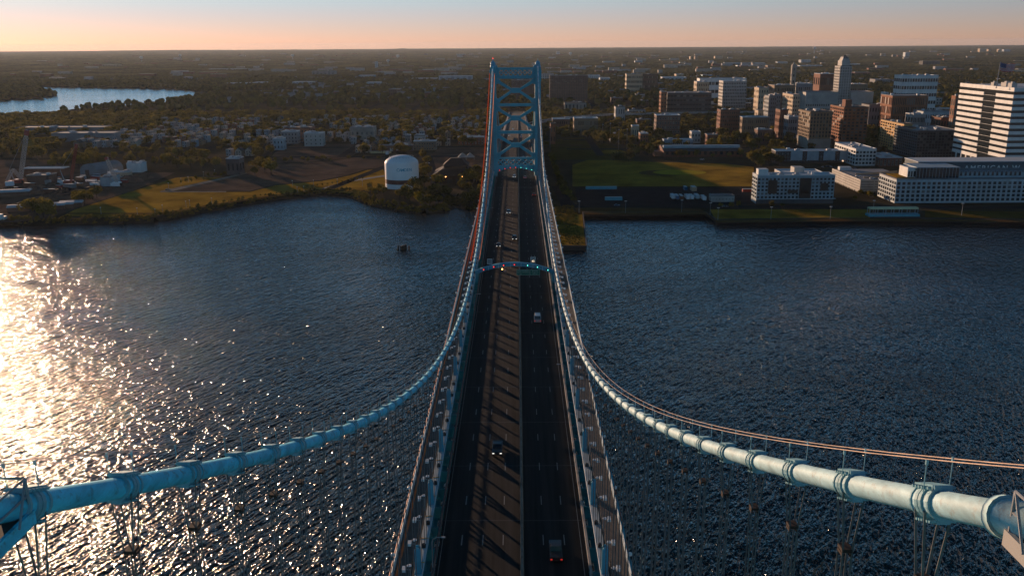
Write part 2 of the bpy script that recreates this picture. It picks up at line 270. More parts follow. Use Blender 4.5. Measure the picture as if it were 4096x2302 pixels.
# ------------------------------------------------------------------ the bridge
YT, Y0, ZT, SAG = 556.9, 23.54, 112.92, 58.4
def zc(y):
    t = (y-Y0)/533.4
    if y <= YT: return ZT-SAG*4*t*(1-t)
    s = (y-YT)/219.0; return ZT-(ZT-50)*s-10*4*s*(1-s)*.5
ZCH = 49.4
def zr(y):                                # roadway height
    if y < 560: return 46.0
    if y < 776: return 46-(y-560)*.010
    return max(5.2, 43.84-(y-776)*.044)
PAN = [17.6, 23.9]+[30.0+6.08*i for i in range(13)]
while PAN[-1] < 548: PAN.append(110.9+6.933*(len(PAN)-15))
PAN = [p for p in PAN if p < 552]
bridge = thing('suspension_bridge', 'blue suspension bridge with a braced steel tower crossing the river', 'bridge')
def cable_part(sgn, ys, m, nm='main_cable'):
    return MB().tube([(sgn*13.56, y, zc(y)) for y in ys], .40, 16, 0).build(nm, m, bridge, True)
ysm = [12.6]+[16+6*i for i in range(91)]; ysm = [y for y in ysm if y < 556]+[556.9]
cabs = [cable_part(-1, ysm, 'cable'), cable_part(1, ysm, 'cable_right')]
for sgn in (-1, 1): cable_part(sgn, [556.9+219*i/24 for i in range(25)], 'cable', 'side_span_cable')
# cable bands
def band_mesh():
    b = MB(); pts = lambda y0, y1: [(0, y0, 0), (0, y1, 0)]
    b.tube(pts(-.62, -.52), .50, 18); b.tube(pts(-.52, .52), .455, 18, 1); b.tube(pts(.52, .62), .50, 18)
    b.tube(pts(-.2, -.02), .52, 18); b.tube(pts(.04, .22), .52, 18)
    b.box(-.26, -.66, .38, .26, .66, .56); b.box(-.20, -.5, -.58, .20, .5, -.40)
    for k in range(6):
        for s in (-.3, .3): b.tube([(s-.12*(s > 0)*0, -.5+.2*k, .47), (s*1.35, -.5+.2*k, .47)], .05, 6); b.tube([(s*.6, -.42+.17*k, -.5), (s*1.3, -.42+.17*k, -.5)], .045, 6)
    return b.mesh('cable_band', ['band', 'cable_right'], False)
BM = band_mesh()
BM2 = BM.copy(); BM2.materials[1] = M['cable']
def slope(y): return math.atan((zc(y+.5)-zc(y-.5)))
susp_n = 0; rest = MB()
post_me = MB().tube([(0, 0, .5), (0, 0, 1.5)], .018, 5).box(-.035, -.035, 1.38, .035, .035, 1.54).mesh('hand_rope_post', 'band')
for i, y in enumerate(PAN):
    for si, sgn in enumerate((-1, 1)):
        x = sgn*13.56; z = zc(y)
        o = put('cable_band', BM2 if sgn < 0 else BM, cabs[si], (x, y, z)); o.rotation_euler = (slope(y), 0, 0)
        if i > 0 and y < 240:
            for dx in (-.42, .42): put('hand_rope_post', post_me, cabs[si], (x+dx, y+.2*dx, z-.1))
        if i == 0: continue
        b = MB() if susp_n < 100 else rest
        zk = z-2.6
        for dy in (-.42, .42):
            for dx in (-.17, .17):
                r_ = .042 if sgn > 0 else .030
                if zk > ZCH+2: b.tube([(x+dx*2.4, y+dy*.75, z-.1), (x+dx, y+dy*.55, zk)], r_, 5, cap=False); b.tube([(x+dx, y+dy*.55, zk), (x+dx, y+dy*.55, ZCH+.5)], r_, 5, cap=False)
                else: b.tube([(x+dx, y+dy*.5, z-.1), (x+dx, y+dy*.5, ZCH+.3)], r_, 5, cap=False)
        if susp_n < 100:
            s = b.build('suspender', 'rope_steel', bridge)
            if zk > ZCH+2: MB().box(x-.2, y-.27, zk-.08, x+.2, y+.27, zk+.06).box(x-.2, y-.26, zk-.24, x-.1, y+.26, zk-.12).box(x+.1, y-.26, zk-.24, x+.2, y+.26, zk-.12).build('rope_clamp', 'rust', s)
        susp_n += 1
tag(rest.build('far_suspenders', 'rope_steel', bridge), kind='stuff')
sd_b = MB()
for k in range(1, 32):
    y = YT+6.93*k
    for sgn in (-1, 1):
        for dx in (-.25, .25): sd_b.tube([(sgn*13.56+dx, y, zc(y)), (sgn*13.56+dx, y, zr(y)+3.2)], .045, 4, cap=False)
tag(sd_b.build('side_span_suspenders', 'rope_steel', bridge), kind='stuff')
for si, sgn in enumerate((-1, 1)):
    for dx in (-.42, .42):
        MB().tube([(sgn*13.56+dx, y, zc(y)+1.42-.05*math.sin(math.pi*((y-24) % 6.08)/6.08)*0) for y in ysm if y > 12],   .019 if sgn > 0 else .012, 5).build('hand_rope', 'rope_orange' if sgn > 0 else 'rope_steel', bridge)
# decks
def strip(ys, x0, x1, zf, th, mi=0, mb=None):
    mb = mb or MB()
    for a, b in zip(ys, ys[1:]):
        za, zb = zf(a), zf(b)
        mb.hexa([(x0, a, za-th), (x1, a, za-th), (x1, b, zb-th), (x0, b, zb-th), (x0, a, za), (x1, a, za), (x1, b, zb), (x0, b, zb)], mi)
    return mb
ysd = [-60, 0, 140, 280, 420, 560, 640, 720, 776, 850, 950, 1050, 1150, 1250, 1350, 1450, 1600, 1650]
struct('bridge_road', strip(ysd, -12.1, 12.1, zr, .5), 'asphalt')
# lane markings
mb = MB()
for X in (-8.4, -4.9, -1.5, 5.2, 8.7):
    y = 104.0
    while y < 1300:
        w = .075 if abs(X+8.4) > .1 else .10
        mb.poly([(X-w, y, zr(y)+.006), (X+w, y, zr(y)+.006), (X+w, y+3.2, zr(y+3.2)+.006), (X-w, y+3.2, zr(y+3.2)+.006)]); y += 13.4
for X in (-11.6, 11.4):
    for y in range(-40, 1300, 20): mb.poly([(X-.05, y, zr(y)+.006), (X+.05, y, zr(y)+.006), (X+.05, y+20, zr(y+20)+.006), (X-.05, y+20, zr(y+20)+.006)])
for y in (509.0, 776.5): mb.poly([(-11, y, zr(y)+.012), (11, y, zr(y)+.012), (11, y+.5, zr(y)+.012), (-11, y+.5, zr(y)+.012)])
struct('lane_markings', mb, 'line')
mb = MB()
for k in range(36):
    y = 97+k*20.8; mb.poly([(-12, y, zr(y)+.005), (12, y, zr(y)+.005), (12, y+.22, zr(y)+.005), (-12, y+.22, zr(y)+.005)])
struct('road_joints', mb, 'dark')
mb = MB(); y = -40.0
while y < 1400:
    zz = zr(y); mb.hexa([(1.35, y, zz), (1.95, y, zz), (1.95, y+.96, zr(y+1)), (1.35, y+.96, zr(y+1)), (1.53, y, zz+.82), (1.77, y, zz+.82), (1.77, y+.96, zr(y+1)+.82), (1.53, y+.96, zr(y+1)+.82)]); y += 1.0 if y < 300 else 1.0
tag(mb.build('median_barrier', 'barrier'), 'long jointed concrete barrier dividing the bridge traffic lanes', 'barrier')
WH = 4.25
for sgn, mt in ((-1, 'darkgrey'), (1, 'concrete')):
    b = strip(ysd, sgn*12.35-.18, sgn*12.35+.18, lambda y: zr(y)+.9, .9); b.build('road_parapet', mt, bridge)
    b = strip(ysd[:10], sgn*14.0-.62, sgn*14.0+.62, lambda y: zr(y)+3.4, .5)
    tc = b.build('top_chord', 'chord', bridge)
    b = strip(ysd[:10], sgn*14.0-.5, sgn*14.0+.5, lambda y: zr(y)-3.0, .6); b.build('bottom_chord', 'blue_dark', bridge)
    diag = MB(); i = 0; y = 117.8-6.933*12
    while y < 776:
        za, zb = zr(y), zr(y+6.933)
        diag.beam((sgn*14, y, za-3.0), (sgn*14, y, za+2.9), .35, .35)
        a, c = ((-2.9, 2.8) if i % 2 else (2.8, -2.9)); diag.beam((sgn*14, y+.2, za+a), (sgn*14, y+6.7, zb+c), .3, .4)
        i += 1; y += 6.933
    diag.build('truss_web', 'blue', bridge)
    b = strip(ysd[:10], min(sgn*14.75, sgn*17.6), max(sgn*14.75, sgn*17.6), lambda y: zr(y)+WH, .16); b.build('walkway', 'walk', bridge)
    rail = MB(); y = -40.0
    while y < 776:
        zz = zr(y)+WH
        for xx in (17.5,): rail.box(sgn*xx-.05, y-.05, zz, sgn*xx+.05, y+.05, zz+1.25)
        y += 2.31
    for h, r_ in ((1.27, .075), (.85, .035), (.45, .035)):
        rail.tube([(sgn*17.5, yy, zr(yy)+WH+h) for yy in ysd[:10]], r_, 6)
    y = -40.
    while y < 776: rail.box(sgn*17.5-.02, y, zr(y)+WH+.05, sgn*17.5+.02, y+.12, zr(y)+WH+1.2); y += .33
    rail.box(sgn*17.5-.03, -40, 46+WH, sgn*17.5+.03, 560, 46+WH+.75); rail.build('walkway_railing', 'chord', bridge)  # pickets and solid lower panel added to shade the right lanes
    inner = MB(); y = -38.0
    while y < 776:
        inner.box(sgn*14.85-.03, y-.03, zr(y)+WH, sgn*14.85+.03, y+.03, zr(y)+WH+1.1); y += 3.466
    for h in (1.1, .6): inner.tube([(sgn*14.85, yy, zr(yy)+WH+h) for yy in ysd[:10]], .025, 5)
    inner.build('inner_railing', 'rust', bridge)
    strip(ysd[:10], min(sgn*15.0, sgn*18.6), max(sgn*15.0, sgn*18.6), lambda y: zr(y)-.4, .5).build('train_track_deck', 'dark', bridge)
    strip(ysd[:10], sgn*18.45-.22, sgn*18.45+.22, lambda y: zr(y)+2.0, 1.8).build('outer_girder', 'blue_dark', bridge)
    pipe = MB(); y = 0.
    while y < 776:
        pipe.tube([(sgn*18.5, y, zr(y)+2.4), (sgn*18.5, y+(5.6 if sgn < 0 else 2.6), zr(y+5)+2.4)], .10, 6); pipe.box(sgn*18.5-.1, y, zr(y)+2.0, sgn*18.5+.1, y+.15, zr(y)+2.4); y += 6.2 if sgn < 0 else 9.0
    pipe.build('rust_red_pipe', 'red_pipe', bridge)
strip(ysd[:10], -17.15, -16.8, lambda y: zr(y)+WH+.12, .12).build('orange_strip', 'orange', bridge)  # raised orange strip along the outer side of the left walkway
fb = MB()
for k in range(110): fb.box(-18, 20+6.933*k, zr(20+6.933*k)-3.4, 18, 20.5+6.933*k, zr(20+6.933*k)-.9)
fb.build('floor_beams', 'blue_dark', bridge)
# posts on the chord, rope sockets, yellow straps
post = MB()
for s in (-.40, .40): post.plate([(-.42, 0), (.42, 0), (.42, 4.0), (.26, 4.35), (-.26, 4.35), (-.42, 4.0)], s-.07, s+.07)
post.box(-.14, -.33, 0, .14, .33, 4.1); post.box(-.52, -.6, 0, .52, .6, .12)
for k in range(5): post.box(-.30, -.40, .6+k*.75, .30, .40, .68+k*.75)
post_m = post.mesh('chord_post', 'blue')
sock_m = MB().box(-.32, -.3, 0, .32, .3, .42).box(-.2, -.2, .42, .2, .2, .62).mesh('rope_socket', 'dark')
strap_m = MB().box(-.64, -.09, 0, .64, .09, .05).mesh('yellow_strap', 'yellow')
spots = []
i = 0; y = 117.8-6.933*6
while y < 548:
    spots.append((i % 3, y)); i += 1; y += 6.933
for sgn in (-1, 1):
    for k, y in spots:
        z = zr(y)+3.402
        if k == 0: put('chord_post', post_m, bridge, (sgn*14.0, y, z))
        elif y < 330: put('rope_socket', sock_m, bridge, (sgn*13.9, y, z))
        if sgn < 0 and y < 330: put('yellow_strap', strap_m, bridge, (sgn*14.0, y+2.6, z))
# flood lights and globe lamps
fl = thing('floodlight', 'white twin floodlight above the left walkway of the bridge', 'floodlight', group='floodlights along the left walkway')
MB().tube([(0, 0, 0), (0, 0, 2.2)], .05, 6).tube([(0, 0, 2.1), (-.9, 0, 2.2)], .05, 6).build('post', 'metal_grey', fl)
fh = MB().box(-1.15, -.6, 2.05, -.6, -.15, 2.45).box(-1.15, .05, 2.05, -.6, .5, 2.45).build('lamp_head', 'lampwhite', fl)
MB().lathe([(.0, .12), (.34, .1), (.36, 0), (.0, -.05)], (-.15, .35, 2.55), 12).build('dish', 'lampwhite', fl)
kids(fl); first = True
for k, y in spots:
    for sgn in (-1, 1):
        z = zr(y)+WH
        if first: fl.location = (sgn*14.7, y+3, z); first = False; continue
        dup(fl, (sgn*14.7, y+3, z), 0 if sgn < 0 else math.pi, None if sgn < 0 else 'white twin floodlight above the right walkway of the bridge', None if sgn < 0 else 'floodlights along the right walkway')
gl = thing('globe_lamp', 'white globe lamp on the outer railing of the left walkway', 'lamp', group='globe lamps on the left railing')
MB().tube([(0, 0, 0), (0, 0, 1.4)], .06, 6).build('post', 'dark', gl)
MB().lathe([(.001, -.32), (.2, -.26), (.32, -.08), (.32, .1), (.2, .27), (.001, .33)], (0, 0, 1.7), 12).build('globe', 'globe', gl, True)
kids(gl); y = 118.5; first = True
while y < 540:
    for sgn in (-1, 1):
        l = (sgn*17.85, y, zr(y)+WH)
        if first: gl.location = l; first = False
        else: dup(gl, l, 0, None if sgn < 0 else 'white globe lamp on the outer railing of the right walkway', None if sgn < 0 else 'globe lamps on the right railing')
    y += 20.8
# tower
def tower(yc, name='tower'):
    t = put(name, None, bridge, (0, yc, 0))
    for sgn in (-1, 1):
        b = MB(); prof = [(4, 2.4, 6.5), (46, 1.95, 4.4), (80, 1.8, 3.4), (104, 1.75, 2.8), (108, 1.72, 2.7)]
        for (z0, w0, d0), (z1, w1, d1) in zip(prof, prof[1:]):
            x = sgn*13.6
            b.hexa([(x-w0, -d0, z0), (x+w0, -d0, z0), (x+w0, d0, z0), (x-w0, d0, z0), (x-w1, -d1, z1), (x+w1, -d1, z1), (x+w1, d1, z1), (x-w1, d1, z1)])
            for k in (-.62, 0, .62): b.hexa([(x+k*w0-.12, -d0-.25, z0), (x+k*w0+.12, -d0-.25, z0), (x+k*w0+.12, -d0+.05, z0), (x+k*w0-.12, -d0+.05, z0), (x+k*w1-.12, -d1-.25, z1), (x+k*w1+.12, -d1-.25, z1), (x+k*w1+.12, -d1+.05, z1), (x+k*w1-.12, -d1+.05, z1)])
        b.box(x-2.1, -3.1, 108, x+2.1, 3.1, 110); b.box(x-1.9, -2.9, 110, x+1.9, 2.9, 112.0, tx=.3, ty=.4); b.box(x+sgn*1.2-.8, -3.0, 103.5, x+sgn*1.2+.8, 3.0, 110.1)
        lg = b.build('tower_leg', 'blue_dark', t)
        c = MB().lathe([(1.75, 0), (1.75, .7), (1.45, 1.3), (1.55, 1.5), (1.5, 2.5), (1.1, 3.3), (.4, 3.7), (.15, 4.3), (.3, 4.6), (.001, 4.9)], (x, 0, 111.9), 16).build('finial', 'blue', lg, True)
        if sgn < 0: MB().lathe([(.001, 0), (.3, .15), (.3, .5), (.001, .7)], (x, 0, 116.8), 10).build('beacon', 'sig_red', lg)
    Y0_, Y1_ = -.9, .9
    xin = 11.9
    b = MB(); b.box(-xin, Y0_, 110.3, xin, Y1_, 111.7); b.box(-xin, Y0_, 105.1, xin, Y1_, 107.0)
    b.plate([(-xin, 110.3), (-xin, 107), (-10, 107), (-10, 110.3)], -.7, .7); b.plate([(xin, 110.3), (10, 110.3), (10, 107), (xin, 107)], -.7, .7)
    for k in range(7):
        x0 = -10+k*20/7; x1 = x0+20/7
        b.beam((x0, 0, 107), (x1, 0, 110.3), 1.1, .45, up=(0, 0, 1)); b.beam((x0, .1, 110.3), (x1, .1, 107), 1.1, .45); b.box(x0-.16, -.6, 107, x0+.16, .6, 110.3)
        b.box((x0+x1)/2-.5, -.62, 108.1, (x0+x1)/2+.5, .62, 109.2)
    b.plate([(-xin, 111.7), (-xin, 113.4), (-11.2, 113.0), (-10.6, 111.7)], -.8, .8); b.plate([(xin, 111.7), (10.6, 111.7), (11.2, 113.0), (xin, 113.4)], -.8, .8)
    b.build('portal_beam', 'blue_dark', t)
    for zt_, zb_ in ((105.1, 90.3), (88.6, 73.6), (72.1, 57.2)):
        zm = (zt_+zb_)/2+.4; b = MB()
        for sx in (-1, 1):
            b.plate([(sx*xin, zt_+.2), (sx*xin, zt_-2.0), (sx*2.2, zm-.5), (sx*1.2, zm+.55)] if True else [], -.8, .8)
            b.plate([(sx*xin, zb_-.2), (sx*1.2, zm-.55), (sx*2.2, zm+.5), (sx*xin, zb_+2.0)], -.79, .79)
            b.plate([(sx*xin, zt_+.2), (sx*xin, zt_-3.4), (sx*9.4, zt_-2.5), (sx*9.4, zt_-.6)], -.75, .75); b.plate([(sx*xin, zb_-.2), (sx*9.4, zb_+.6), (sx*9.4, zb_+2.5), (sx*xin, zb_+3.4)], -.74, .74)
        b.plate([(-3.0, zm-.7), (-2.0, zm-1.5), (2.0, zm-1.5), (3.0, zm-.7), (3.0, zm+.7), (2.0, zm+1.5), (-2.0, zm+1.5), (-3.0, zm+.7)], -.95, .95)
        b.build('cross_brace', 'blue_dark', t)
    for z in (89.45, 72.85): MB().box(-xin, -.7, z-.85, xin, .7, z+.85).build('strut', 'blue_dark', t)
    b = MB(); b.box(-xin, Y0_, 56.3, xin, Y1_, 57.4); b.box(-xin, Y0_, 51.6, xin, Y1_, 52.5)
    for k in range(6):
        x0 = -xin+.4+k*(2*xin-.8)/6; x1 = x0+(2*xin-.8)/6
        b.beam((x0, 0, 52.5), (x1, 0, 56.3), 1.2, .6); b.beam((x0, .1, 56.3), (x1, .1, 52.5), 1.2, .6); b.box(x0-.25, -.6, 52.5, x0+.25, .6, 56.3)
        b.box((x0+x1)/2-.65, -.62, 53.8, (x0+x1)/2+.65, .62, 55.0)
    n = 16
    for k in range(n):
        a, c = -xin+k*2*xin/n, -xin+(k+1)*2*xin/n; zf = lambda q: 50.8-2.4*(q/xin)**2*1.1
        b.hexa([(a, Y0_, zf(a)), (c, Y0_, zf(c)), (c, Y1_, zf(c)), (a, Y1_, zf(a)), (a, Y0_, 51.6), (c, Y0_, 51.6), (c, Y1_, 51.6), (a, Y1_, 51.6)])
    pt = b.build('lower_portal', 'blue_dark', t)
    if yc > 100:
        for k in range(7):
            x = -10.2+k*3.35; z = 50.9-2.0*(x/xin)**2*1.1+.0
            MB().box(x-.38, -1.25, z-.35+.3, x+.38, -.95, z+.35+.3).build('signal_box', 'dark', pt)
            MB().box(x-.2, -1.32, z+.12, x+.2, -1.25, z+.5).build('signal_lamp', 'sig_red' if k < 4 else 'sig_green', pt)
            if k: MB().box(x-1.75, -1.1, z-.3, x-1.62, -.92, z+.95).build('stiffener', 'chord', pt)
    return t
tower(YT); tower(9.0)
for yy, nm in ((YT, 'far'), (9.0, 'near')):
    b = MB(); 
    for s in (-1, 1): b.prism([(s*13.6+6*math.cos(a), yy+9*math.sin(a)) for a in [2*math.pi*k/12 for k in range(12)]], -2, 8)
    b.box(-8, yy-6, -2, 8, yy+6, 6.5); b.build('tower_pier', 'stone', bridge)
# platforms at the near tower
for sgn in (-1, 1):
    pf = put('cable_platform', None, bridge)
    X0, X1 = sgn*13.1, sgn*(18.0)
    ye = 23.4 if sgn < 0 else 19.4; zz = 112.75 if sgn < 0 else 114.4; xa, xb = sorted((sgn*13.2, sgn*19.0))
    MB().hexa([(xa, 9, zz-.12), (xb, 9, zz-.12), (xb, ye if sgn < 0 else ye, zz-.12), (xa, ye, zz-.12), (xa, 9, zz), (xb, 9, zz), (xb, ye, zz), (xa, ye, zz)]).build('plank_floor', 'plank', pf)
    MB().box(xa, ye, zz-.35, xb, ye+.12, zz+.08).box(xa-.12 if sgn > 0 else xb, 9, zz-.35, xa if sgn > 0 else xb+.12, ye+.12, zz+.08).build('edge_beam', 'cable' if sgn < 0 else 'offwhite', pf)
    rl = MB(); xi = sgn*13.15
    for px_, py_ in ((xi, ye), (sgn*15.5, ye), (sgn*18, ye), (xi, ye-2.4), (xi, ye-5), (xi, ye-8)): rl.tube([(px_, py_, zz), (px_, py_, zz+1.15)], .045, 6)
    for h in (.6, 1.15): rl.tube([(sgn*19, ye, zz+h), (xi, ye, zz+h), (xi, 9, zz+h)], .04, 6)
    rl.tube([(xi, ye, zz+1.15), (xi-sgn*.35, ye-1.2, zz+.2)], .035, 6)
    rl.build('handrail', 'rust' if False else 'metal_grey', pf)
    MB().tube([(sgn*13.56, 12.4, zc(12.4)), (sgn*13.56, 20.2, zc(20.2))], .47, 18).tube([(sgn*13.56, 20.2, zc(20.2)), (sgn*13.56, 20.45, zc(20.45))], .56, 18).build('cable_sleeve', 'cable' if sgn < 0 else 'cable_right', pf, True)
# maintenance catwalk with orange netting below the left cable
cw = thing('maintenance_catwalk', 'narrow catwalk with bright orange side netting hanging below the left cable', 'catwalk')
ysc = [303+8*i for i in range(32)]; ysc = [y for y in ysc if y < 552]
for off in (-1.25, 1.25):
    b = MB()
    q = .42 if off > 0 else -.42
    for a, c in zip(ysc, ysc[1:]): b.hexa([(-13.95+off-.03, a, zc(a)-2.4), (-13.95+off+.03, a, zc(a)-2.4), (-13.95+off+.03, c, zc(c)-2.4), (-13.95+off-.03, c, zc(c)-2.4), (-13.95+off+q-.03, a, zc(a)-1.5), (-13.95+off+q+.03, a, zc(a)-1.5), (-13.95+off+q+.03, c, zc(c)-1.5), (-13.95+off+q-.03, c, zc(c)-1.5)])
    b.build('orange_netting', 'netting', cw)
b = MB()
for y in ysc: b.box(-15.2, y, zc(y)-2.5, -12.7, y+.3, zc(y)-2.35); b.tube([(-13.56, y, zc(y)), (-15.2, y, zc(y)-2.4)], .03, 4); b.tube([(-13.56, y, zc(y)), (-12.7, y, zc(y)-2.4)], .03, 4)
b.build('hanger_frame', 'metal_grey', cw)
# anchorage blocks and approach viaduct
for sgn in (-1, 1):
    b = MB(); x0, x1 = sorted((sgn*11.8, sgn*20)); b.box(x0, 772, 2, x1, 806, 50); b.box(x0-.6, 771, 50, x1+.6, 807, 51.2); b.box(x0+1, 774, 51.2, x1-1, 804, 55); b.box(x0+.3, 773.5, 55, x1-.3, 804.5, 55.8)
    b.build('anchorage', 'stone', bridge)
b = MB()
for k in range(24):
    y = 812+k*32; h = zr(y)-.6
    if h > 5: b.box(-14, y, 2.5, 14, y+3, h)
b.build('viaduct_piers', 'concrete', bridge)
strip([776, 850, 950, 1050, 1150, 1250, 1350, 1450, 1650], -15, 15, lambda y: zr(y)-.52, 1.2).build('viaduct_deck', 'concrete', bridge)
# ------------------------------------------------------------------ gantry
gy = 298.0
gn = thing('overhead_gantry', 'blue arched gantry with lane signals spanning the roadway', 'gantry', (0, gy, 0))
zg = lambda x: 53.2-2.75*(x/13.3)**2
b = MB(); n = 26
for k in range(n):
    a, c = -13.4+k*26.8/n, -13.4+(k+1)*26.8/n
    b.hexa([(a, -.25, zg(a)-1.25), (c, -.25, zg(c)-1.25), (c, .25, zg(c)-1.25), (a, .25, zg(a)-1.25), (a, -.25, zg(a)), (c, -.25, zg(c)), (c, .25, zg(c)), (a, .25, zg(a))])
    b.hexa([(a, -.6, zg(a)), (c, -.6, zg(c)), (c, .6, zg(c)), (a, .6, zg(a)), (a, -.6, zg(a)+.12), (c, -.6, zg(c)+.12), (c, .6, zg(c)+.12), (a, .6, zg(a)+.12)])
b.build('arch_beam', 'blue', gn)
for s in (-1, 1): MB().box(s*13.3-.5, -.5, 46, s*13.3+.5, .5, zg(13.3)-.3).build('gantry_leg', 'blue_dark', gn)
for x in (-5.6, -1.5, 2.2, 6.3, 9.6, -9.0): MB().box(x-.07, -.45, zg(x)-1.3, x+.07, -.25, zg(x)+.02).build('stiffener', 'chord', gn)
for k, x in enumerate((-10.5, -7.0, -3.6, .1, 4.2, 7.6, 11.2)):
    s = MB().box(x-.42, -.7, zg(x)-.85, x+.42, -.3, zg(x)-.35).build('lane_signal', 'dark', gn)
    q = MB(); X = x-.22 if k < 4 else x+.22; q.box(X-.16, -.76, zg(x)-.76, X+.16, -.70, zg(x)-.44); q.build('signal_lamp', 'sig_red' if k < 4 else 'sig_green', s)
def text(txt, size, m, loc, parent, name='lettering', ext=.02, align='CENTER', rot=(R(90), 0, 0), sp=1.0):
    cu = bpy.data.curves.new(name, 'FONT'); cu.body = txt; cu.size = size; cu.extrude = ext; cu.align_x = align; cu.align_y = 'CENTER'; cu.space_character = sp; cu.offset = size*.012
    o = bpy.data.objects.new(name, cu); me = bpy.data.meshes.new_from_object(o); bpy.data.objects.remove(o); me.materials.clear(); me.materials.append(M[m])
    p = put(name, me, parent, loc); p.rotation_euler = rot; return p
def rsign(name, label, x0, x1, z0, z1, y, m, lines, tm, sizes, border=True):
    t = thing(name, label, 'sign', ((x0+x1)/2, y, (z0+z1)/2)); w, h = (x1-x0)/2, (z1-z0)/2
    MB().box(-w, 0, -h, w, .08, h).build('panel', m, t)
    if border:
        b = MB(); 
        for q in ((-w+.05, h-.13, w-.05, h-.05), (-w+.05, -h+.05, w-.05, -h+.13), (-w+.05, -h+.13, -w+.13, h-.13), (w-.13, -h+.13, w-.05, h-.13)): b.box(q[0], -.015, q[1], q[2], -.003, q[3])
        b.build('border', tm, t)
    for (s, dx, dz), sz in zip(lines, sizes): text(s, sz, tm, (dx, -.03, dz), t, 'lettering', .012)
    b = MB().tube([(-w*.6, .14, -h), (-w*.6, .14, h+.6)], .05, 6).tube([(w*.6, .14, -h), (w*.6, .14, h+.6)], .05, 6); b.build('bracket', 'metal_grey', t)
    return t
rsign('overhead_sign', 'green overhead sign for the aquarium and waterfront hung under the gantry', .65, 5.15, 48.85, 50.85, gy-.75, 'sign_green', [('STATE AQUARIUM', 0, .55), ('CAMDEN WATERFRONT', 0, -.02), ('USE', -.9, -.62)], 'sign_text', [.45, .40, .42])
rsign('overhead_sign', 'green overhead sign reading Broadway and Rutgers U right of the aquarium sign', 5.25, 8.7, 48.85, 50.85, gy-.75, 'sign_green', [('Broadway', 0, .5), ('Rutgers U', 0, -.05), ('NEXT EXIT', 0, -.62)], 'sign_text', [.52, .52, .36])
MB().lathe([(.001, 0), (.3, 0), (.3, .03)], (0, 0, 0), 10)
s = rsign('speed_limit_sign', 'white SPEED LIMIT 45 sign standing above the gantry', 5.45, 7.25, 53.05, 55.2, gy-.1, 'white', [('SPEED', 0, .78), ('LIMIT', 0, .32)], 'dark', [.52, .52], False)
MB().box(-.8, -.02, -.98, .8, -.004, .02).build('digit_panel', 'dark', s); text('45', 1.05, 'led', (0, -.04, -.48), s, 'digits', .012)
s = thing('blank_sign_frame', 'square sign on top of the gantry with its back turned to the camera', 'sign', (-8.6, gy+.1, 53.6))
MB().box(-.75, 0, -.75, .75, .06, .75).build('panel', 'grey', s)
b = MB()
for q in ((-.85, .75, .85, .88), (-.85, -.88, .85, -.75), (-.85, -.75, -.75, .75), (.75, -.75, .85, .75)): b.box(q[0], -.03, q[1], q[2], .1, q[3])
b.build('frame', 'lampwhite', s); MB().tube([(0, .1, -.8), (0, .1, -2.0)], .06, 6).build('bracket', 'metal_grey', s)
s = thing('hanging_sign', 'small grey square sign hung below the gantry over the left lanes', 'sign', (-3.45, gy+.3, 50.2)); MB().box(-.45, 0, -.4, .45, .06, .4).build('panel', 'grey', s); MB().tube([(0, .1, .4), (0, .1, 2.6)], .03, 5).build('bracket', 'metal_grey', s)
s = thing('warning_lamp', 'small yellow flashing lamp hung below the gantry', 'lamp', (-4.3, gy-.5, 51.0)); MB().lathe([(.001, -.2), (.16, -.15), (.16, .15), (.001, .2)], n=8).build('lens', 'lamp_warm', s); MB().tube([(0, 0, .2), (0, 0, .9)], .04, 5).build('bracket', 'dark', s)
g2 = thing('overhead_gantry', 'distant overhead gantry with lane signals seen through the tower braces', 'gantry', (0, 800, zr(800)))
MB().box(-12, -.3, 6.2, 12, .3, 7.6).build('beam', 'blue_dark', g2)
for s in (-1, 1): MB().box(s*12-.3, -.3, 0, s*12+.3, .3, 6.2).build('gantry_leg', 'blue_dark', g2)
for k in range(6): MB().box(-9.3+3.6*k, -.4, 6.6, -8.7+3.6*k, -.3, 7.2).build('signal_lamp', 'sig_red' if k < 3 else 'sig_green', g2)
# curved street light arms over the road edge
la = thing('curved_lamp_post', 'slim lamp post with curved arm beside the left lanes near the camera', 'lamp post', (-12.4, 123, 46)); kk = [(0, 0, 0), (0, 0, 5.2), (.15, 0, 5.8), (.7, 0, 6.15), (1.6, 0, 6.2)]
MB().tube(kk, .07, 6).build('pole', 'metal_grey', la); MB().box(1.5, -.15, 6.1, 2.1, .15, 6.25).build('lamp_head', 'metal_grey', la); kids(la)
dup(la, (-12.4, 262, 46), 0, 'slim lamp post with curved arm left of the road just before the gantry'); dup(la, (12.4, 200, 46), math.pi, 'slim lamp post with curved arm beside the right hand lanes')
dup(la, (-12.4, 410, 46), 0, 'slim lamp post with curved arm left of the road beyond the gantry')
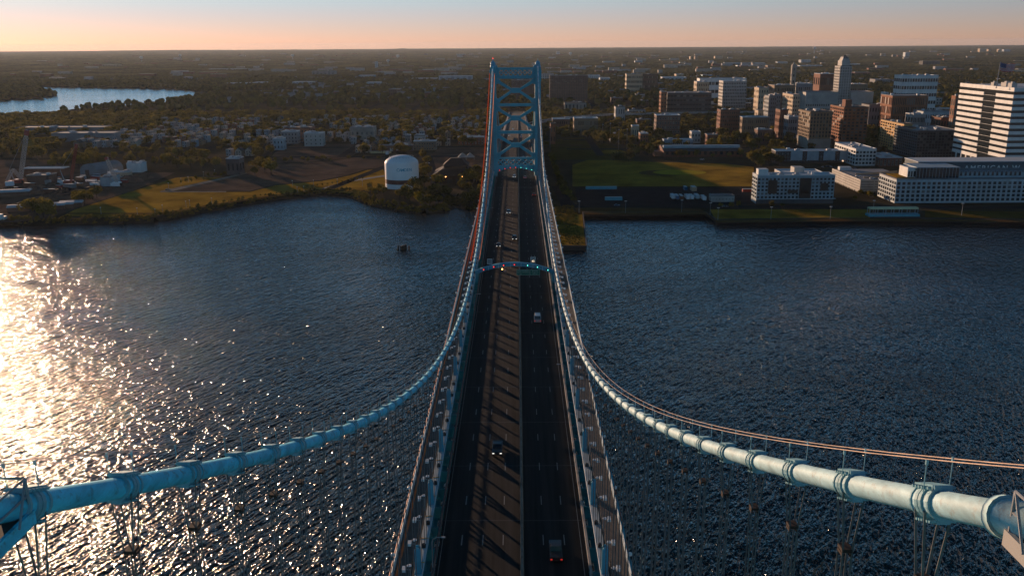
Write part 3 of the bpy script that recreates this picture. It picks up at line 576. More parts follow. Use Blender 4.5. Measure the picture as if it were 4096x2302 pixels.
# ------------------------------------------------------------------ vehicles
def car(kind, col, loc, rz, label, cat='car', lit=True, group=None, toward=True, name='car'):
    t = thing(name, label, cat, loc, rz, group)
    L_, W, H1, H2 = {'sedan': (4.6, 1.8, .85, 1.42), 'suv': (4.8, 1.95, 1.05, 1.75), 'pickup': (5.6, 2.0, 1.1, 1.85), 'van': (5.4, 2.0, 1.2, 2.3)}[kind]
    w = W/2; h = L_/2     # nose points to -y
    sec = {'sedan': [(-h, .35), (-h, .7), (-h+.25, .82), (-.9, .92), (h-.9, .95), (h-.1, .9), (h, .7), (h, .35)],
           'suv': [(-h, .4), (-h, .85), (-h+.2, 1.0), (-1.0, 1.1), (h-.2, 1.1), (h, 1.0), (h, .4)],
           'pickup': [(-h, .45), (-h, .95), (-h+.2, 1.1), (-1.1, 1.15), (h-.1, 1.1), (h, 1.05), (h, .45)],
           'van': [(-h, .4), (-h, 1.0), (-h+.8, 1.25), (h-.1, 1.3), (h, 1.2), (h, .4)]}[kind]
    b = MB(); n0 = len(sec)
    for s in (0,):
        P = [(x, y, z) for x in (-w, w) for y, z in sec]; b.v += P; b.f.append(tuple(range(n0))); b.f.append(tuple(range(2*n0-1, n0-1, -1))); b.m += [0, 0]
        for i in range(n0): j = (i+1) % n0; b.f.append((i, i+n0, j+n0, j)); b.m.append(0)
    c0, c1_ = {'sedan': (-.75, h-.55), 'suv': (-.9, h-.1), 'pickup': (-1.2, .9), 'van': (-h+.9, h-.05)}[kind]
    zb = .9 if kind == 'sedan' else 1.08
    ti = .35; b.hexa([(-w+.18, c0+.75, H2-.1), (w-.18, c0+.75, H2-.1), (w-.18, c1_-ti, H2-.1), (-w+.18, c1_-ti, H2-.1), (-w+.22, c0+.8, H2), (w-.22, c0+.8, H2), (w-.22, c1_-ti-.05, H2), (-w+.22, c1_-ti-.05, H2)])
    b.build('body', col, t)
    MB().hexa([(-w+.04, c0, zb), (w-.04, c0, zb), (w-.04, c1_, zb), (-w+.04, c1_, zb), (-w+.19, c0+.75, H2-.1), (w-.19, c0+.75, H2-.1), (w-.19, c1_-ti, H2-.1), (-w+.19, c1_-ti, H2-.1)]).build('windows', 'glass', t)
    for sx in (-1, 1):
        for yy in (-h+.85, h-.9): MB().tube([(sx*(w-.2), yy, .34), (sx*(w+.02), yy, .34)], .34, 10).build('wheel', 'dark', t)
        MB().box(sx*(w-.25)-.2, -h-.03, .62 if kind == 'sedan' else .75, sx*(w-.25)+.2, -h+.02, .78 if kind == 'sedan' else .93).build('headlight', 'headlight' if lit and toward else 'globe', t)
        MB().box(sx*(w-.2)-.15, h-.02, .72, sx*(w-.2)+.15, h+.03, .92).build('tail_light', 'taillight' if lit and not toward else 'car_red', t)
    if kind == 'pickup': MB().box(-w+.12, .98, 1.12, w-.12, h-.12, 1.16).build('truck_bed', 'dark', t)
    return t
TW = 0; AW_ = math.pi
cars = [('pickup', 'car_black', -3.2, 166, TW, 'black pickup truck with headlights on coming toward the camera near the bottom'), ('pickup', 'car_black', 7.1, 128, AW_, 'dark pickup truck driving away at the bottom right of the road'),
        ('van', 'car_silver', 6.9, 254, AW_, 'boxy van with pale roof driving away just before the gantry'), ('suv', 'car_silver', -3.4, 428, TW, 'silver car coming toward the camera halfway between gantry and tower'),
        ('suv', 'car_black', -.3, 368, TW, 'dark sport utility car next to the median barrier beyond the gantry'), ('sedan', 'car_black', -6.8, 355, TW, 'black car with white headlights in the left lane beyond the gantry'),
        ('sedan', 'car_black', 9.9, 480, AW_, 'dark car driving away close to the right parapet'), ('suv', 'car_white', -1.0, 548, TW, 'white car coming out from under the tower portal'),
        ('sedan', 'car_silver', 5.6, 545, AW_, 'silver car driving in under the tower portal'), ('sedan', 'car_black', 5.4, 651, AW_, 'dark car beyond the tower seen under the lowest brace'),
        ('sedan', 'car_silver', 8.2, 650, AW_, 'pale car beyond the tower beside the dark one'), ('van', 'car_white', 4.6, 835, AW_, 'white van on the far approach seen through the braces'),
        ('sedan', 'car_silver', -6.9, 862, TW, 'pale car on the left side of the far approach'), ('suv', 'car_black', 1.9+3.4, 905, AW_, 'dark car far up the approach road'), ('sedan', 'car_white', -3.9, 985, TW, 'tiny white car with lights at the far end of the approach')]
for k, c, x, y, rz, lb in cars: car(k, c, (x, y, zr(y)), rz, lb, toward=(rz == TW))
# ------------------------------------------------------------------ buildings
boxes = []
def window_mesh(w, h, frame, axis, pane='glass'):
    b = MB(); t = .12*max(1, h/2)
    def bx(a0, z0, a1, z1, d, mi):
        if axis == 'f': b.box(a0, -d, z0, a1, 0, z1, mi)
        elif axis == 'l': b.box(-d, a0, z0, 0, a1, z1, mi)
        else: b.box(0, a0, z0, d, a1, z1, mi)
    bx(-w/2, 0, w/2, h, .04, 1); bx(-w/2-t, h, w/2+t, h+t*1.2, .3, 0); bx(-w/2-t, -t, w/2+t, 0, .25, 0); bx(-w/2-t, 0, -w/2, h, .18, 0); bx(w/2, 0, w/2+t, h, .18, 0)
    return b.mesh('window', [frame, pane])
def windows(t, x0, y0, w, d, h, cols_f, cols_s, rows, zb, fr, frame, cap, sides, pane='glass', zt_=1.2):
    rest = MB(); cnt = 0; fh_ = (h-zb-zt_)/rows; per = []
    for ax, n in (('f', cols_f), ('l' if 'l' in sides else 'r', cols_s)):
        if not n: continue
        ln = w if ax == 'f' else d; cw = ln/n; ww, wh = cw*fr[0], fh_*fr[1]; me = window_mesh(ww, wh, frame, ax, pane); me2 = window_mesh(ww, wh, frame, ax, 'blind')
        for r in range(rows-1, -1, -1):
            for c in range(n):
                a = (c+.5)*cw; z = ZL+zb+r*fh_+fh_*(1-fr[1])*.5
                loc = (a, -.005, z) if ax == 'f' else ((-.005 if ax == 'l' else w+.005), a, z)
                per.append((ax, loc, me2 if rnd.random() < .22 else me))
    for ax, loc, me in per:
        if cnt < cap: o = put('window', me, t, (loc[0], loc[1], loc[2]-ZL))
        else:
            off = len(rest.v); rest.v += [(v.co.x+loc[0], v.co.y+loc[1], v.co.z+loc[2]-ZL) for v in me.vertices]
            for p in me.polygons: rest.f.append(tuple(off+i for i in p.vertices)); rest.m.append(p.material_index)
        cnt += 1
    if rest.v: tag(rest.build('windows', [frame, pane], t), kind='stuff')
def shell(t, w, d, h, wall, roof, par=.8, name='wall', x=0, y=0, z=0):
    MB().box(x, y, z, x+w, y+d, z+h).build(name, wall, t)
    b = MB(); e = .35
    for q in ((x-.1, y-.1, x+w+.1, y+e), (x-.1, y+d-e, x+w+.1, y+d+.1), (x-.1, y+e, x+e, y+d-e), (x+w-e, y+e, x+w+.1, y+d-e)): b.box(q[0], q[1], z+h, q[2], q[3], z+h+par)
    b.box(x+e, y+e, z+h+.003, x+w-e, y+d-e, z+h+.12); b.build('roof', roof, t)
def building(name, label, uL, vb, uR, vt, depth, wall, roof, cols=(8, 3), rows=4, fr=(.5, .55), zb=1.0, frame=None, Y=None, cap=100, units=5, side=None, par=.8, pane='glass', zt_=1.2, cat='building', group=None):
    if Y is None: P = G(uL, vb); Y = P.y
    xL = AT(uL, vb, Y).x; xR = AT(uR, vb, Y).x; h = AT((uL+uR)/2, vt, Y).z-ZL; w = xR-xL
    side = side or ('l' if xL > 0 else 'r')
    t = thing(name, label, cat, (xL, Y, ZL), 0, group); boxes.append((xL-3, Y-4, xR+3, Y+depth+4))
    shell(t, w, depth, h, wall, roof, par)
    if rows: windows(t, xL, Y, w, depth, h, cols[0], cols[1], rows, zb, fr, frame or wall, cap, side, pane, zt_)
    for k in range(units):
        a = w*(.15+.7*rnd.random()); c = depth*(.2+.6*rnd.random()); s = 1+rnd.random()*min(3, w*.12)
        MB().box(a-s, c-s*.7, h+.12, a+s, c+s*.7, h+.8+rnd.random()*1.8).box(a-s*.4, c-s*.3, h+.12, a+s*.4+.5, c+s*.3, h+2.2).build('roof_unit', 'roof_white' if k % 2 else 'metal_grey', t)
    return t, w, h
B = building
# riverfront
t, w, h = B('apartment_building', 'grey and white riverfront apartment block with dark brown recessed panels', 3023, 815, 3331, 703, 15, 'panel', 'roof_white', (20, 3), 6, (.6, .62), 3.8, 'panel')
for a, c, z0, z1 in ((.145, .26, 9.5, 22), (.40, .53, 9.8, 13), (.55, .66, 5, 24), (.66, .70, 5, 24), (.82, .92, 12, 19), (.57, .67, 9.5, 12.5)):
    s = h/26; MB().box(w*a, -.42, z0*s, w*c, -.01, z1*s).build('brown_panel', 'darkbrown', t)
MB().box(1, 2, h, 8.6, 9, h+5).build('stair_tower', 'white', t)
for a, c in ((.10, .26), (.42, .5), (.86, 1.02)): MB().box(w*a, -2.2, 4.0, w*c, -.02, 4.3).build('canopy', 'teal_roof' if False else 'roof_white', t)
MB().box(0, -.03, 0, w, -.25, 3.4).build('ground_floor', 'darkgrey', t)
shell(t, w-27, 34, h-2, 'offwhite', 'roof_white', .8, 'rear_wing', 27, 15.02, 0)
MB().box(27+8, 22, h-2, 27+16, 32, h+3.5).build('stair_tower', 'offwhite', t)
t, w, h = B('office_building', 'long white riverfront office with gridded windows and roof letters', 3577, 812, 4500, 717, 34, 'front_white', 'roof_grey', (46, 8), 5, (.62, .68), 1.0, 'front_white', units=0)
W0 = w
x1_, x2_ = AT(3665, 700, 702).x-t.location.x, AT(3836, 700, 702).x-t.location.x; hg = AT(3750, 671, 702).z-ZL
MB().box(x1_, 8, h, x2_, 33, hg).build('glass_block', 'glass', t)
b = MB(); n = 13
for k in range(n+1): xx = x1_+(x2_-x1_)*k/n; b.box(xx-.12, 7.8, h, xx+.12, 8.0, hg)
b.box(x1_-.3, 7.7, hg, x2_+.3, 33, hg+.5); b.build('mullions', 'panel', t)
x3_ = AT(3621, 700, 708).x-t.location.x; shell(t, x1_-x3_-.02, 16, hg-h-.4, 'white', 'roof_white', .5, 'corner_wing', x3_, 10, h)
me = window_mesh(1.3, 4.4, 'white', 'f')
for k in range(4): put('window', me, t, (x3_+1.2+k*2.1, 9.995, h+1.0))
MB().box(4, 9, h+.1, x1_-1, 33, h+.6).build('roof_garden', 'grass', t)
x4_ = AT(3673, 660, 728).x-t.location.x; hs = AT(3800, 648, 728).z-ZL
MB().box(x4_, 34.02, 0, W0, 60, hs).build('upper_block', 'slab', t); MB().box(x4_-.4, 33.8, hs, W0, 60.4, hs+.5).build('roof', 'roof_white', t)
shell(t, W0-x2_-.05, 24, AT(4000, 690, 703).z-ZL-h, 'panel', 'roof_grey', .4, 'mid_block', x2_+.05, 9.5, h)
me = window_mesh(1.8, 3.4, 'panel', 'f')
for k in range(14): put('window', me, t, (x2_+2.4+k*3.55, 9.495, h+1.6))
hmid = AT(4000, 690, 703).z-ZL; xs = AT(3866, 676, 724).x-t.location.x; lh = AT(3866, 663, 724).z-AT(3866, 686, 724).z
text('AMERICAN W', lh*1.28, 'globe', (xs, 33.7, (AT(3866, 676, 724).z-ZL)), t, 'roof_lettering', .15, 'LEFT', sp=1.28)
# garage
x0, y0 = 287.5, 742.0; hz = AT(3442, 719, y0).z-ZL
t = thing('parking_garage', 'pale concrete parking garage with open decks and roof ramps', 'parking garage', (x0, y0, ZL)); boxes.append((x0-3, y0-3, x0+60, y0+60)); Wg, Dg = 46, 70
MB().box(.8, .8, 0, Wg-.8, Dg-.8, hz-1).build('dark_interior', 'dark', t)
nl = 5
for k in range(nl):
    z = hz-1.6-(hz-1.6)*k/(nl-.4)
    b = MB(); b.box(0, 0, z, .35, Dg, z+1.7); b.box(0, -.02, z, Wg, .35, z+1.7); b.box(.35, .35, z+.2, Wg, Dg, z+.6); b.build('deck_parapet', 'cream' if False else 'offwhite', t)
b = MB()
for k in range(6): b.box(.05, k*Dg/5.1, 0, .5, k*Dg/5.1+.7, hz)
for k in range(5): b.box(k*Wg/4.1, .03, 0, k*Wg/4.1+.7, .5, hz)
b.build('columns', 'offwhite', t)
MB().box(.4, .4, hz-.8, Wg, Dg, hz-.6).build('top_deck', 'grey', t)
for yy in (15, 34): MB().hexa([(8, yy, hz-.6), (Wg-2, yy, hz-.6), (Wg-2, yy+.4, hz-.6), (8, yy+.4, hz-.6), (8, yy, hz+.4), (Wg-2, yy, hz+2.6), (Wg-2, yy+.4, hz+2.6), (8, yy+.4, hz+.4)]).build('ramp_wall', 'cream', t)
MB().box(4, Dg-8, hz-.6, 14, Dg-3, hz+2.4).build('stair_house', 'white', t)
for k, (a, c, cl) in enumerate(((6, 22, 'car_white'), (13, 9, 'car_white'), (20, 8, 'car_silver'), (36, 27, 'car_blue'), (40, 40, 'car_silver'))):
    car('sedan', cl, (x0+a, y0+c, ZL+hz-.6), R(90), ['white car parked in the middle of the garage roof', 'white car parked near the front of the garage roof', 'silver car at the front right of the garage roof', 'blue car beside the ramp on the garage roof', 'silver car at the back of the garage roof'][k], lit=False)
B('apartment_building', 'long four storey building with white panels and dark brick bays', 3100, 653, 3366, 605, 16, 'darkbrown', 'roof_white', (24, 3), 3, (.42, .5), 1.5, 'panel', units=4, zt_=.8)
t = COL.objects['apartment_building.001']; pw = 12
for k in range(4): MB().box(16+k*17, -.12, 3, 16+k*17+pw, -.003, 13).build('white_panel', 'panel', t)
B('office_building', 'white cube shaped office with a flat white roof and corner windows', 3418, 663, 3500, 597, 62, 'white', 'roof_white', (6, 9), 4, (.7, .62), 1, 'white', units=5)
B('apartment_building', 'low block with white window panels and an orange brick corner', 3516, 667, 3607, 632, 42, 'brick', 'roof_white', (6, 8), 4, (.5, .5), 1, 'offwhite', units=3)
t, w, h = B('apartment_tower', 'tan stone high rise with dark window strips and a heavy cornice', 3231, 596, 3318, 448, 44, 'tan', 'roof_dark', (7, 8), 10, (.55, .72), 1, 'tan', units=3)
MB().box(-1, -1, h-1.8, w+1, 45, h-.2).build('cornice', 'tan', t); MB().box(-.5, -.5, 0, w+.5, 44.5, 12).build('stone_base', 'stone', t)
t, w, h = B('apartment_tower', 'orange brick high rise with rows of wide windows on its sunlit side', 3364, 570, 3462, 430, 50, 'brick_orange', 'roof_dark', (6, 7), 10, (.62, .6), 3, 'brick_orange', units=3)
MB().box(4, 8, h, 12, 20, h+9).build('penthouse', 'brick', t)
t, w, h = B('office_building', 'broad dark glass office with pale grid beside the striped tower', 3660, 634, 3828, 524, 60, 'darkgrey', 'roof_grey', (14, 12), 9, (.86, .72), 1, 'greyblue', units=8)
B('office_building', 'golden office wing with square windows left of the dark glass office', 3604, 612, 3640, 497, 66, 'golden', 'roof_dark', (3, 10), 9, (.6, .62), 3, 'golden', units=2)
B('office_building', 'slim second golden wing with paired windows', 3622, 622, 3652, 512, 14, 'golden', 'roof_dark', (2, 3), 9, (.55, .6), 3, 'golden', units=0)
# striped tower
x0, y0 = 452.0, 829.0; hz = AT(4036, 355, y0).z-ZL; D = 102.5; Wd = 75
t = thing('office_tower', 'tall white office tower with alternating horizontal bands and dark glass', 'office tower', (x0, y0, ZL)); boxes.append((x0-5, y0-5, x0+Wd, y0+D+5))
MB().box(.6, .6, 0, Wd, D, hz-.5).build('glass_core', 'glass', t)
nb = 12; z0 = 15.0; fh_ = (hz-z0)/nb
for k in range(nb):
    z = z0+k*fh_; b = MB(); zz0, zz1 = z+fh_*.42, z+fh_*.98
    if k == nb-1: b.box(0, 0, hz-fh_*.5, Wd, .8, hz+.8); b.box(0, .8, hz-fh_*.5, .8, D, hz+.8)
    else:
        b.box(0, 0, zz0, Wd, .6, zz1); b.box(0, .6, zz0, .6, D*.30, zz1); b.box(0, D*.52, zz0, .6, D, zz1)
    b.build('spandrel_band', 'white', t)
b = MB()
for k in range(nb-1): b.box(.35, D*.30, z0+fh_*(k+.5), .6, D*.52, z0+fh_*(k+.5)+.25)
b.build('glass_transoms', 'metal_grey', t)
b = MB(); b.box(0, 0, 11, Wd, .8, 14.5); b.box(0, .8, 11, .8, D*.32, 14.5); b.box(0, D*.5, 12, .8, D, 15.2)
for k in range(5): b.box(0, D*.5+k*D*.1, 0, .8, D*.5+k*D*.1+2.2, 12)
b.box(0, 0, 0, .8, D*.3, 4); b.build('podium_frame', 'white', t)
MB().box(.7, .8, hz-.5, Wd, D, hz-.2).build('roof', 'roof_white', t)
for a, c, s, z in ((8, 20, 5, 4), (16, 45, 7, 3.4), (26, 14, 4, 6), (30, 30, 5, 3), (12, 60, 4, 3)): MB().box(a, c, hz-.2, a+s, c+s*1.4, hz+z).box(a+.6, c+.6, hz+z, a+s*.6, c+s*.7, hz+z+1.2).build('roof_unit', 'offwhite', t)
fx, fy = x0+22, y0+18; pz = ZL+hz-.2; zt2 = AT(3999, 248, fy).z; fx = AT(3987, 335, fy).x
fp = thing('flagpole', 'tall slim flagpole standing on the striped tower roof', 'flagpole', (fx, fy, pz)); MB().tube([(0, 0, 0), (.6, 0, zt2-pz)], [.35, .16], 8).build('pole', 'metal_grey', fp); MB().lathe([(.9, 0), (.9, .4), (.3, .6)], n=10).build('base', 'offwhite', fp)
fg = thing('flag', 'stars and stripes flag flying from the pole on the tower', 'flag', (fx+.9, fy, zt2-.4)); fw_, fh2 = 13.5, 7.2; b = MB(); n = 20; ns = 13
def wav(a, z): return (a, .7*math.sin(a*.75+z*.12), z-.7*math.sin(a*.3)-.12*a)
for i in range(n):
    for j in range(ns):
        a0, a1 = fw_*i/n, fw_*(i+1)/n; zz, z1 = -fh2*j/ns, -fh2*(j+1)/ns
        mi = 2 if (i < n*.4 and j < 7) else (0 if j % 2 == 0 else 1)
        b.poly([wav(a0, zz), wav(a0, z1), wav(a1, z1), wav(a1, zz)], mi)
fo = b.build('cloth', ['flag_red', 'white', 'flag_blue'], fg, True); md = fo.modifiers.new('thick', 'SOLIDIFY'); md.thickness = .04
b = MB()
for i in range(5):
    for j in range(4): q = wav(.6+i*1.0, -.5-j*.95); b.box(q[0]-.16, q[1]-.06, q[2]-.16, q[0]+.16, q[1]-.03, q[2]+.16)
b.build('stars', 'white', fg)
# city hall
t, w, h = B('city_hall', 'tall pale stepped city hall tower rising from wide lower wings', 3347, 430, 3394, 265, 26, 'offwhite', 'roof_dark', (5, 6), 18, (.42, .6), 2, 'offwhite', Y=1500, units=0)
MB().box(3, 3, h, w-3, 22, h+9).box(4.2, 4.2, h+9, w-4.2, 20, h+12, tx=.5, ty=.5).build('belfry_stage', 'offwhite', t)
hh = AT(3360, 228, 1503).z-ZL
MB().box(5, 5, h+12, w-5, 19, hh, tx=.8, ty=.8).build('belfry', 'offwhite', t); MB().box(6.5, 7, hh, w-6.5, 17, hh+3, tx=2, ty=3).build('roof_cap', 'roof_dark', t)
for k in range(3): MB().box(6.6+k*2.7, 4.9, h+14, 8.0+k*2.7, 5.3, hh-4).build('louvre', 'dark', t)
xl = AT(3222, 400, 1495).x-t.location.x; xr = AT(3492, 400, 1495).x-t.location.x; hw = AT(3300, 370, 1495).z-ZL
shell(t, -.1-xl, 40, hw, 'greyblue' if False else 'offwhite', 'roof_grey', 1, 'left_wing', xl, -5, 0); shell(t, xr-w-.1, 40, hw, 'offwhite', 'roof_grey', 1, 'right_wing', w+.1, -5, 0)
me = window_mesh(1.6, 3.2, 'offwhite', 'f')
for k in range(14):
    for r_ in range(3): put('window', me, t, (xl+2.5+k*(-xl-4)/14, -5.005, 6+r_*7))
    if k < 12:
        for r_ in range(2): put('window', me, t, (w+3+k*(xr-w-4)/12, -5.005, 6+r_*9))
B('office_building', 'white office with a sunlit end panel and blue shaded window rows', 3603, 372, 3746, 303, 30, 'white', 'roof_white', (14, 4), 6, (.8, .45), 2, 'white', Y=1420, units=5)
B('office_building', 'low brown brick office with close vertical windows below the white one', 3566, 428, 3709, 384, 40, 'brick_orange', 'roof_grey', (20, 8), 4, (.5, .75), 1, 'brick_orange', Y=1240, units=2)
t, w, h = B('memorial_tower', 'slender pale stone tower standing alone among the trees', 3164, 340, 3181, 262, 7, 'stone', 'stone', (1, 1), 7, (.3, .4), 6, 'stone', Y=1620, units=0); MB().box(.6, .6, h, w-.6, 6.4, h+5, tx=w*.36, ty=2.2).build('spire', 'stone', t)
t = B('apartment_building', 'sunlit tan block with stepped brick facade behind the trees', 3168, 446, 3196, 380, 50, 'cream', 'roof_grey', (3, 8), 9, (.5, .5), 2, 'cream', Y=1240, units=3)
B('apartment_building', 'brown brick block attached behind the tan block', 3118, 488, 3150, 440, 22, 'brick', 'roof_dark', (4, 4), 4, (.4, .5), 1, 'brick', Y=1190, units=2)
B('office_building', 'small grey brick office with roof sheds left of the stone high rise', 3153, 492, 3196, 468, 20, 'greyblue', 'roof_white', (5, 3), 3, (.5, .5), 1, Y=1160, units=3)
B('apartment_building', 'dark blue grey block with pitched roof turrets', 3072, 452, 3102, 385, 24, 'greyblue', 'roof_grey', (4, 4), 8, (.4, .5), 1, Y=1290, units=2)
B('apartment_building', 'narrow grey block with a pyramid roof beside the turret block', 3094, 448, 3118, 378, 22, 'grey', 'roof_grey', (3, 4), 8, (.4, .5), 1, Y=1330, units=1)
B('church_tower', 'orange brick tower with lit stonework just left of the striped tower', 3812, 474, 3838, 386, 10, 'brick_orange', 'brick_orange', (2, 2), 5, (.35, .6), 3, 'stone', Y=1060, units=1, cat='tower')
B('brick_building', 'low dark red brick building left of the striped tower base', 3762, 500, 3830, 472, 26, 'brick', 'roof_dark', (6, 4), 3, (.5, .5), 1, 'brick', Y=1080)
B('institution_building', 'stepped low white civic building with flat roofs', 3652, 486, 3700, 458, 24, 'offwhite', 'roof_white', (8, 3), 3, (.5, .5), 1, Y=1120, units=4)
B('institution_building', 'wide pale civic building behind the stepped one', 3690, 480, 3800, 447, 30, 'panel', 'roof_grey', (12, 3), 3, (.5, .5), 1, Y=1190, units=5)
B('institution_building', 'pale low building with small tower roofs behind the brick high rise', 3475, 448, 3610, 420, 30, 'grey', 'roof_dark', (12, 3), 3, (.4, .5), 1, Y=1290, units=4)
B('office_building', 'white narrow slab behind the city hall wing', 3540, 405, 3552, 371, 20, 'white', 'roof_white', (2, 3), 5, (.4, .5), 1, Y=1450, units=0)
B('brick_building', 'long low brick hall with a pale roof edge left of city hall tower', 3280, 312, 3335, 296, 40, 'brick', 'roof_white', (10, 3), 2, (.5, .5), 1, Y=1900)
B('institution_building', 'flat tan building in front of the slender stone tower', 3096, 372, 3180, 342, 40, 'tan', 'roof_grey', (12, 4), 4, (.5, .4), 1, Y=1560)
B('institution_building', 'blue grey wing right of the slender stone tower', 3185, 360, 3248, 335, 30, 'greyblue', 'roof_white', (8, 3), 3, (.5, .4), 1, Y=1620)
B('warehouse', 'teal roofed long low shed between the towers and the woods', 3395, 355, 3470, 338, 40, 'tan', 'roof_grey', (10, 3), 2, (.5, .4), 1, Y=1700, units=4)
B('apartment_tower', 'huge dark concrete apartment slab right of the bridge tower', 2199, 405, 2350, 303, 24, 'darkbrown' if False else 'brick_brown', 'roof_grey', (22, 3), 18, (.55, .5), 2, 'grey', Y=1900, units=5)
t = COL.objects['apartment_tower.002']; 
B('apartment_tower', 'dark concrete apartment slab seen through the upper tower braces', 2046, 402, 2142, 322, 24, 'brick_brown', 'roof_grey', (16, 3), 16, (.55, .5), 2, 'grey', Y=2040, units=3)
B('parking_garage', 'dark multi level parking garage with a sunlit brick stair end', 2668, 425, 2844, 372, 46, 'darkgrey', 'roof_grey', (14, 5), 5, (.88, .4), 1, 'brick_brown', Y=1560, cat='parking garage')
B('brick_building', 'sunlit brick stair end of the dark parking garage', 2643, 425, 2666, 368, 20, 'brick_orange', 'roof_grey', (2, 4), 6, (.4, .4), 1, 'brick', Y=1540, units=1)
B('hospital_building', 'tall cream hospital block with even window rows', 2889, 403, 2983, 325, 34, 'offwhite', 'roof_white', (14, 5), 9, (.45, .5), 2, Y=1640, units=5)
B('hospital_building', 'long white hospital building with strip windows behind the cream block', 2798, 345, 2984, 315, 30, 'white', 'roof_white', (12, 3), 3, (.86, .4), 2, Y=1850, units=5)
B('hospital_building', 'small tan hospital block with a roof turret', 2786, 366, 2836, 328, 30, 'cream', 'roof_white', (7, 4), 5, (.45, .5), 2, Y=1760, units=3)
B('brick_building', 'reddish brick mid rise with two stair towers below the hospital', 2880, 490, 2958, 440, 22, 'brick', 'roof_dark', (9, 3), 6, (.4, .45), 1, 'brick', Y=1230, units=2)
B('brick_building', 'low tan apartments with a white roof below the mid rise', 2968, 500, 3075, 470, 18, 'tan', 'roof_white', (14, 3), 3, (.4, .5), 1, Y=1190, units=6)
B('hospital_building', 'cream slab building with a curved top at the right of the hospital', 3033, 398, 3072, 352, 30, 'cream', 'roof_grey', (4, 4), 5, (.4, .45), 2, Y=1520, units=1)
B('civic_tower', 'slim brick tower with rounded top near the cream slab', 3060, 452, 3074, 388, 12, 'cream', 'roof_dark', (1, 2), 5, (.4, .6), 2, Y=1330, units=0, cat='tower')
B('institution_building', 'low cream base building at the foot of the slim brick tower', 3032, 460, 3072, 442, 20, 'cream', 'roof_grey', (6, 3), 2, (.4, .5), 1, Y=1330, units=1)
# long warehouse with clerestory
x0, x1, y0 = 163.0, 250.5, 992.0; he = AT(2800, 600, y0).z-ZL; D = 44
t = thing('brick_warehouse', 'very long dark brick warehouse with a pale clerestory strip along its roof', 'warehouse', (x0, y0, ZL)); boxes.append((x0-4, y0-4, x1+4, y0+D+4)); w = x1-x0; he *= .85; hr = he+4.5
b = MB(); b.hexa([(0, 0, 0), (w, 0, 0), (w, D, 0), (0, D, 0), (0, 0, he), (w, 0, he), (w, D, he), (0, D, he)])
for xx in (0, w-.6): b.poly([(xx, 0, he), (xx, D, he), (xx, D/2, hr)]); b.poly([(xx+.6, 0, he), (xx+.6, D, he), (xx+.6, D/2, hr)])
b.build('wall', 'brick', t)
b = MB(); b.hexa([(-.4, -.6, he-.2), (w+.4, -.6, he-.2), (w+.4, D/2, hr), (-.4, D/2, hr), (-.4, -.6, he+.2), (w+.4, -.6, he+.2), (w+.4, D/2, hr+.4), (-.4, D/2, hr+.4)]); b.hexa([(-.4, D/2, hr), (w+.4, D/2, hr), (w+.4, D+.6, he-.2), (-.4, D+.6, he-.2), (-.4, D/2, hr+.4), (w+.4, D/2, hr+.4), (w+.4, D+.6, he+.2), (-.4, D+.6, he+.2)]); b.build('roof', 'roof_dark', t)
MB().box(1, D*.22, he+1, w-1, D*.34, he+5.2).build('clerestory', 'panel', t)
MB().box(-9, 6, 0, -.02, 22, he*.8).build('gate_house', 'brick_orange', t)
me = window_mesh(3, 3.5, 'brick', 'f')
for k in range(14): put('window', me, t, (4+k*6, -.005, 2.5))
B('low_building', 'white roofed low school building behind the long warehouse', 2655, 574, 2772, 560, 14, 'panel', 'roof_white', (14, 2), 1, (.5, .5), 1, Y=1100, units=2)
B('brick_building', 'stepped brick and white house near the upper ball field', 2560, 575, 2592, 535, 16, 'brick_orange', 'roof_white', (3, 3), 3, (.4, .5), 1, Y=1090, units=2)
B('brick_building', 'brick apartments with sunlit white gable ends', 2625, 500, 2720, 462, 22, 'brick_brown', 'roof_white', (9, 3), 4, (.4, .5), 1, 'offwhite', Y=1240, units=3)
B('church', 'small white church with bell gable among trees', 2462, 455, 2500, 428, 22, 'offwhite', 'roof_dark', (4, 3), 2, (.3, .6), 1, Y=1420, units=1, cat='church')
B('institution_building', 'broad building with a white flat roof right of the bridge approach', 2296, 494, 2392, 474, 24, 'tan', 'roof_white', (12, 3), 2, (.4, .5), 1, Y=1240, units=5)
B('brick_building', 'long brick mill with pale window bands at the edge of the woods', 2506, 320, 2570, 297, 30, 'cream', 'roof_grey', (14, 3), 4, (.6, .5), 1, Y=2250, units=1)
B('brick_building', 'shadowed extension of the brick mill', 2571, 318, 2632, 298, 30, 'darkbrown', 'roof_dark', (12, 3), 4, (.6, .5), 1, Y=2260, units=1)
B('chapel', 'small brick chapel with a steep lit gable right of the tower base', 2202, 520, 2222, 496, 18, 'brick_orange', 'roof_dark', (2, 2), 2, (.3, .5), 1, Y=1130, units=0, cat='church')
B('institution_building', 'long low brick block beyond the church at right of the approach', 2210, 492, 2280, 477, 20, 'brick_brown', 'roof_white', (8, 2), 2, (.4, .5), 1, Y=1300, units=1)
B('civic_building', 'stone civic building with tall arched front below the dark slab', 2258, 445, 2345, 412, 26, 'stone', 'roof_dark', (6, 3), 1, (.3, .7), 2, Y=1680, units=1)
B('white_house', 'small white terrace house with red side wall near the field', 2766, 550, 2802, 528, 14, 'offwhite', 'roof_white', (3, 3), 2, (.4, .5), 1, Y=1130, units=1, cat='house')
B('low_building', 'small cream flat roofed shop between the trees behind the field', 2528, 520, 2556, 504, 12, 'cream', 'roof_white', (3, 2), 1, (.4, .5), 1, Y=1180, units=0)
B('brick_building', 'dark brick house right of the small terrace house', 2828, 568, 2870, 540, 16, 'brick', 'roof_grey', (4, 3), 2, (.4, .5), 1, Y=1100, units=1)
